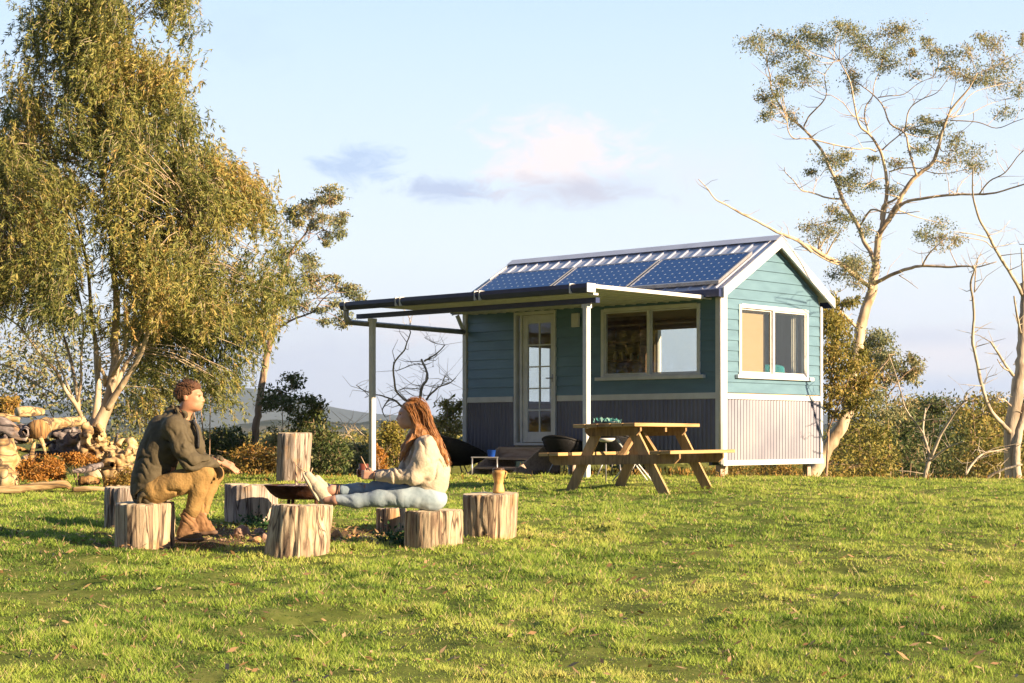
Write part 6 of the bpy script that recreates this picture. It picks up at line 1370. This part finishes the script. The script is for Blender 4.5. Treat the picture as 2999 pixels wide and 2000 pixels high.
# jeans
s = SDF(lo, hi, .006)
s.ell(w_(1755, 1355), (.120, .155, .092), k=.04); s.chain([J['nh'], w_(1400, 1330, -.10), J['nk'], w_(800, 1380, -.07), w_(570, 1368, -.05)], [.084, .074, .058, .050, .040], .03)
s.chain([J['fh'], w_(1350, 1265, .09), J['fk'], w_(850, 1225, .045), w_(630, 1238, .01)], [.082, .072, .056, .048, .040], .03)
s.folds(.012, 85, (1, .1, .5), 3, where=lambda p: np.exp(-((p[:, 0]-w_(1000, 0)[0])/.10)**2)+.25); s.noise(.004, 16, seed=8)
s.build('jeans', JEAN, wom)
MB().tube([w_(1755, 1190, -.118), w_(1620, 1172, -.125), w_(1500, 1165, -.11), w_(1370, 1150, -.08)], .010, 8).build('belt', M['black'], wom, True)
for x, y, dy in ((1030, 1065, -.10),):
    th = np.linspace(0, 6.283, 15); c0 = w_(x, y, dy); MB().tube(np.stack([c0[0]+0*th, c0[1]+.028*np.cos(th), c0[2]+.028*np.sin(th)], -1), .006, 6, False).build('bracelet', SOLE, wom, True)
th = np.linspace(0, 6.283, 17); c0 = w_(585, 1240, .005); MB().tube(np.stack([c0[0]+.004*np.cos(th), c0[1]+.041*np.cos(th), c0[2]+.041*np.sin(th)], -1), .005, 6, False).build('anklet', M['black'], wom, True)
def shoe(heel, toe, dy, ankx, anky, nm='shoe'):
    """sole faces left: heel low, toe up"""
    h_, t_ = w_(*heel, dy), w_(*toe, dy); lo_ = np.minimum(h_, t_)-.10; hi_ = np.maximum(h_, t_)+np.array([.16, .10, .08]); a_ = w_(ankx, anky, dy)
    s = SDF(lo_, hi_, .005); n = np.array([.10, 0, .045]); off = np.array([.045, 0, .016])
    s.chain([h_+off, (h_+t_)/2+off*.95, t_+off*.62], [.040, .041, .032], .02); s.cap(h_+off*1.3, a_, .040, .038, .03); s.cap((h_+t_)/2+off, a_*.7+(h_+t_)/2*.3, .036, .036, .03)
    o = s.build(nm, SHOE, wom); s = SDF(lo_, hi_, .005); ax = (t_-h_)/np.linalg.norm(t_-h_); N_ = np.array([ax[2], 0, -ax[0]]); Rr = np.stack([ax, [0, 1, 0], N_], 1); c = (h_+t_)/2+off*.12
    s.ell(h_*.72+t_*.28+off*.12, (.075, .041, .017), Rr, .01); s.ell(h_*.25+t_*.75+off*.12, (.090, .045, .017), Rr, .01); s.build('sole', RUB, o); return o
shoe((330, 1400), (140, 1075), .0, 400, 1262); shoe((410, 1400), (250, 1120), .09, 480, 1370)
# toasting stick in her hands
tag(MB().tube([w_(960, 1010, -.03), w_(905, 900, -.03), w_(860, 810, -.03)], [.005, .003], 6).build('stick', STK, None, True), 'thin stick held upright in the woman\'s hands', 'stick')
mg = w_(895, 985, .0); tag(lathe('mug', mg[0], mg[1], mg[2]-.045, [(0, 0), (.030, 0), (.034, .02), (.036, .09), (.032, .09), (.030, .015), (0, .012)], mat('dark_red_enamel', [(.12, .03, .02), (.2, .06, .04)], 14, rough=.4), None, 18), 'dark reddish mug held between the woman\'s hands', 'mug')

# ---------------------------------------------------------------- gnarled root masses of the log heap
def gnarl(name, label, cx, cy, rx, ry, Y, n, m, seed, thick=(.05, .11)):
    R = np.random.default_rng(seed); s_ = Y/F0/4.752; c = P(*TG(cx, cy), Y); rr = np.array([rx*s_, (rx+ry)/2*s_*.7, ry*s_])
    s = SDF(c-rr*1.25-.05, c+rr*1.25+.05, .013)
    for k in range(n):
        a = c+R.normal(0, .32, 3)*rr; d = R.normal(0, 1, 3); d /= np.linalg.norm(d); b = a+d*rr*R.uniform(.4, .9); t = R.uniform(*thick)*.62
        s.chain([a, (a+b)/2+R.normal(0, .05, 3), b], [t, t*.8, t*.35], .035)
    for k in range(n//3): q = c+R.normal(0, .45, 3)*rr; s.ell(q, R.uniform(.03, .09, 3), k=.02, sub=True) if k % 3 == 0 else None
    s.noise(.026, 9, seed=seed); s.folds(.03, 90, (.6, .3, .7), seed); s.noise(.014, 24, (1, .6, .4), seed+3)
    v, q = s.mesh(); tag(mesh(name, v, quads=q, mats=M[m], smooth=True), label, 'tree root', 'old logs heaped at the left edge')
gnarl('root_mass', 'gnarled white root ball in the middle of the heap', 1310, 680, 170, 240, 19.6, 52, 'logpale', 1)
gnarl('root_mass', 'huge knobbly yellowish root mass right beside the man\'s back', 1660, 1090, 290, 280, 19.4, 95, 'logpale', 2, (.06, .13))
gnarl('root_mass', 'bleached broken root slanting up behind the man\'s back', 1680, 820, 230, 120, 19.9, 34, 'logpale', 3)
gnarl('root_mass', 'grey twisted root tangle in the dark middle of the heap', 900, 690, 220, 190, 20.0, 30, 'loggrey', 4)
gnarl('root_mass', 'grey twisted root at the left edge under the bleached log', 90, 560, 240, 130, 19.3, 24, 'loggrey', 5)
# ================================================================ LIGHT, SKY, CAMERA
EL, TAZ = math.radians(17), math.radians(30)
sv = Vector((math.cos(EL)*math.cos(TAZ), -math.cos(EL)*math.sin(TAZ), math.sin(EL)))
sl = bpy.data.lights.new('sun', 'SUN'); sl.energy = 5.0; sl.angle = math.radians(.6); sl.color = (1.0, .75, .47)
so_ = bpy.data.objects.new('sun', sl); COL.objects.link(so_); so_.rotation_euler = sv.to_track_quat('Z', 'Y').to_euler(); so_.location = (20, -20, 20)
wd = bpy.data.worlds.new('World'); S.world = wd; wd.use_nodes = True; nt = wd.node_tree; nt.nodes.clear(); L = nt.links.new
out = nt.nodes.new('ShaderNodeOutputWorld'); bg_ = nt.nodes.new('ShaderNodeBackground')
sky = nt.nodes.new('ShaderNodeTexSky'); sky.sky_type = 'NISHITA'; sky.sun_disc = False; sky.sun_elevation = EL; sky.sun_rotation = math.atan2(sv.x, sv.y)
sky.air_density = 1.0; sky.dust_density = 1.2; sky.ozone_density = 1.2; sky.altitude = 300
tc = nt.nodes.new('ShaderNodeTexCoord'); sx = nt.nodes.new('ShaderNodeSeparateXYZ'); L(tc.outputs['Generated'], sx.inputs[0])
def mth(op, a, b=None, c=None):
    n = nt.nodes.new('ShaderNodeMath'); n.operation = op
    for i, q in enumerate((a, b, c)):
        if q is None: continue
        if isinstance(q, (int, float)): n.inputs[i].default_value = q
        else: L(q, n.inputs[i])
    return n.outputs[0]
ysafe = mth('MAXIMUM', sx.outputs[1], .05)
az = mth('ARCTAN2', sx.outputs[0], sx.outputs[1]); el = mth('ARCSINE', sx.outputs[2])
nz = nt.nodes.new('ShaderNodeTexNoise'); nz.inputs['Scale'].default_value = 34; nz.inputs['Detail'].default_value = 10; nz.inputs['Roughness'].default_value = .66; nz.inputs['Distortion'].default_value = .8
mp = nt.nodes.new('ShaderNodeMapping'); mp.inputs['Scale'].default_value = (1, 1, 2.2); L(tc.outputs['Generated'], mp.inputs[0]); L(mp.outputs[0], nz.inputs[0])
def cloud(px, py, rx, ry, nk=1.7, soft=1.0, amt=1.0):
    a0 = math.atan((px-1500)/F0); e0 = math.atan((YH-py)/F0*math.cos(a0))
    dx = mth('MULTIPLY', mth('SUBTRACT', az, a0), F0/rx); dy = mth('MULTIPLY', mth('SUBTRACT', el, e0), F0/ry)
    r2 = mth('SQRT', mth('ADD', mth('MULTIPLY', dx, dx), mth('MULTIPLY', dy, dy)))
    v = mth('ADD', mth('SUBTRACT', 1.0, r2), mth('MULTIPLY', mth('SUBTRACT', nz.outputs['Fac'], .5), nk))
    v = mth('DIVIDE', v, soft); n = nt.nodes.new('ShaderNodeClamp'); L(v, n.inputs[0]); s = mth('SMOOTH_MIN', n.outputs[0], 1.0, .2)
    return mth('MULTIPLY', n.outputs[0], amt)
cur = None
def mixin(fac, col, cur):
    n = nt.nodes.new('ShaderNodeMix'); n.data_type = 'RGBA'; L(fac, n.inputs[0]); L(cur, n.inputs[6]); n.inputs[7].default_value = (*col, 1); return n.outputs[2]
# thin high haze whitening the sky towards the horizon (in sky units)
K = SKYK
hz = nt.nodes.new('ShaderNodeMapRange'); hz.inputs[1].default_value = -.02; hz.inputs[2].default_value = .30; hz.inputs[3].default_value = .92; hz.inputs[4].default_value = .80; L(el, hz.inputs[0])
hr = ramp(nt, [(.0, (.66, .69, .84)), (.12, (.80, .83, .92)), (.35, (.80, .88, .98)), (.75, (.62, .78, .98)), (1, (.50, .69, .96))])
mr = nt.nodes.new('ShaderNodeMapRange'); mr.inputs[1].default_value = 0.0; mr.inputs[2].default_value = .30; L(el, mr.inputs[0]); L(mr.outputs[0], hr.inputs[0])
sc = nt.nodes.new('ShaderNodeMix'); sc.data_type = 'RGBA'; sc.blend_type = 'MULTIPLY'; sc.inputs[0].default_value = 1; L(hr.outputs[0], sc.inputs[6]); sc.inputs[7].default_value = (K, K, K, 1)
mx = nt.nodes.new('ShaderNodeMix'); mx.data_type = 'RGBA'; L(hz.outputs[0], mx.inputs[0]); L(sky.outputs[0], mx.inputs[6]); L(sc.outputs[2], mx.inputs[7])
cur = mx.outputs[2]
g = lambda r, g_, b: (r*K, g_*K, b*K)
cur = mixin(cloud(2500, 900, 520, 110, 1.6, 1.6, .45), g(0.85, 0.84, 0.92), cur)
cur = mixin(cloud(680, 110, 190, 110, 2.4, 1.2, .50), g(0.5, 0.64, 0.88), cur)
cur = mixin(cloud(1040, 485, 160, 60, 3.2, .8, .85), g(0.42, 0.55, 0.78), cur)
cur = mixin(cloud(1290, 560, 180, 45, 3.2, .8, .85), g(0.44, 0.52, 0.72), cur)
cur = mixin(cloud(2030, 520, 260, 120, 2.2, 1.5, .5), g(0.76, 0.74, 0.84), cur)
cur = mixin(cloud(1640, 450, 270, 140, 2.8, .7, .95), g(0.9, 0.8, 0.79), cur)
cur = mixin(cloud(1700, 560, 310, 60, 2.6, .9, .9), g(0.56, 0.57, 0.68), cur)
cur = mixin(cloud(900, 1060, 640, 150, 1.6, 1.2, .75), g(0.64, 0.67, 0.82), cur)
cur = mixin(cloud(1270, 960, 230, 60, 2.0, 1.0, .8), g(0.88, 0.77, 0.78), cur)
cur = mixin(cloud(2760, 1050, 420, 100, 2.0, .9, .85), g(0.91, 0.84, 0.88), cur)
cur = mixin(cloud(2720, 1135, 520, 50, 1.8, 1.0, .9), g(0.55, 0.63, 0.83), cur)
cur = mixin(cloud(2700, 985, 320, 40, 2.0, 1.0, .7), g(0.64, 0.68, 0.82), cur)
bk = nt.nodes.new('ShaderNodeMapRange'); bk.inputs[1].default_value = .25; bk.inputs[2].default_value = -.35; bk.inputs[3].default_value = 1.0; bk.inputs[4].default_value = .30; L(sx.outputs[1], bk.inputs[0])   # unseen sky behind the camera dimmed, added to deepen shade on the cabin front
up_ = nt.nodes.new('ShaderNodeMapRange'); up_.inputs[1].default_value = .35; up_.inputs[2].default_value = .9; up_.inputs[3].default_value = 1.0; up_.inputs[4].default_value = .55; L(el, up_.inputs[0])  # unseen overhead sky dimmed too, added to weaken fill light in the shade
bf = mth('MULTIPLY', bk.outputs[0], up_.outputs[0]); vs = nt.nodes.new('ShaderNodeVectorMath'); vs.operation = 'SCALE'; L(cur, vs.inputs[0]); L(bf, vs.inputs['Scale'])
ti = nt.nodes.new('ShaderNodeMix'); ti.data_type = 'RGBA'; ti.blend_type = 'MULTIPLY'; ti.inputs[7].default_value = (.55, .80, 1.35, 1); L(mth('SUBTRACT', 1.0, bk.outputs[0]), ti.inputs[0]); L(vs.outputs[0], ti.inputs[6]); cur = ti.outputs[2]  # blue tint added to the dimmed sky behind, turning the shade bluer
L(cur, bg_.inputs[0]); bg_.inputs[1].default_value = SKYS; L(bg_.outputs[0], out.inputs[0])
# haze
if HAZE > 0:
    m, n2, o2 = newmat('valley_air'); pv = n2.nodes.new('ShaderNodeVolumePrincipled'); pv.inputs['Density'].default_value = HAZE; pv.inputs['Color'].default_value = (.62, .77, 1, 1); pv.inputs['Anisotropy'].default_value = .2
    n2.links.new(pv.outputs[0], o2.inputs['Volume'])
    hv = MB(); hv.box(-9500, 9500, -90, 7300, -160, 300); h_ = hv.build('haze', m, None); tag(h_, 'thin blue air haze filling the valley', 'haze', kind='stuff')
cam = bpy.data.cameras.new('camera'); co = bpy.data.objects.new('camera', cam); COL.objects.link(co); co.location = (0, 0, 0); co.rotation_euler = (math.pi/2, 0, 0)
cam.sensor_width = 36; cam.lens = F0/2999*36; cam.shift_y = (YH-1000)/2999; cam.clip_start = .1; cam.clip_end = 30000
S.camera = co
S.render.engine = 'CYCLES'
S.view_settings.view_transform = 'Standard'; S.view_settings.look = 'None'; S.view_settings.exposure = EXPO; S.view_settings.gamma = 1
S.cycles.max_bounces = 6; S.cycles.diffuse_bounces = 3; S.cycles.transmission_bounces = 4; S.cycles.transparent_max_bounces = 12; S.cycles.volume_bounces = 0
S.render.resolution_x, S.render.resolution_y = 1024, 683
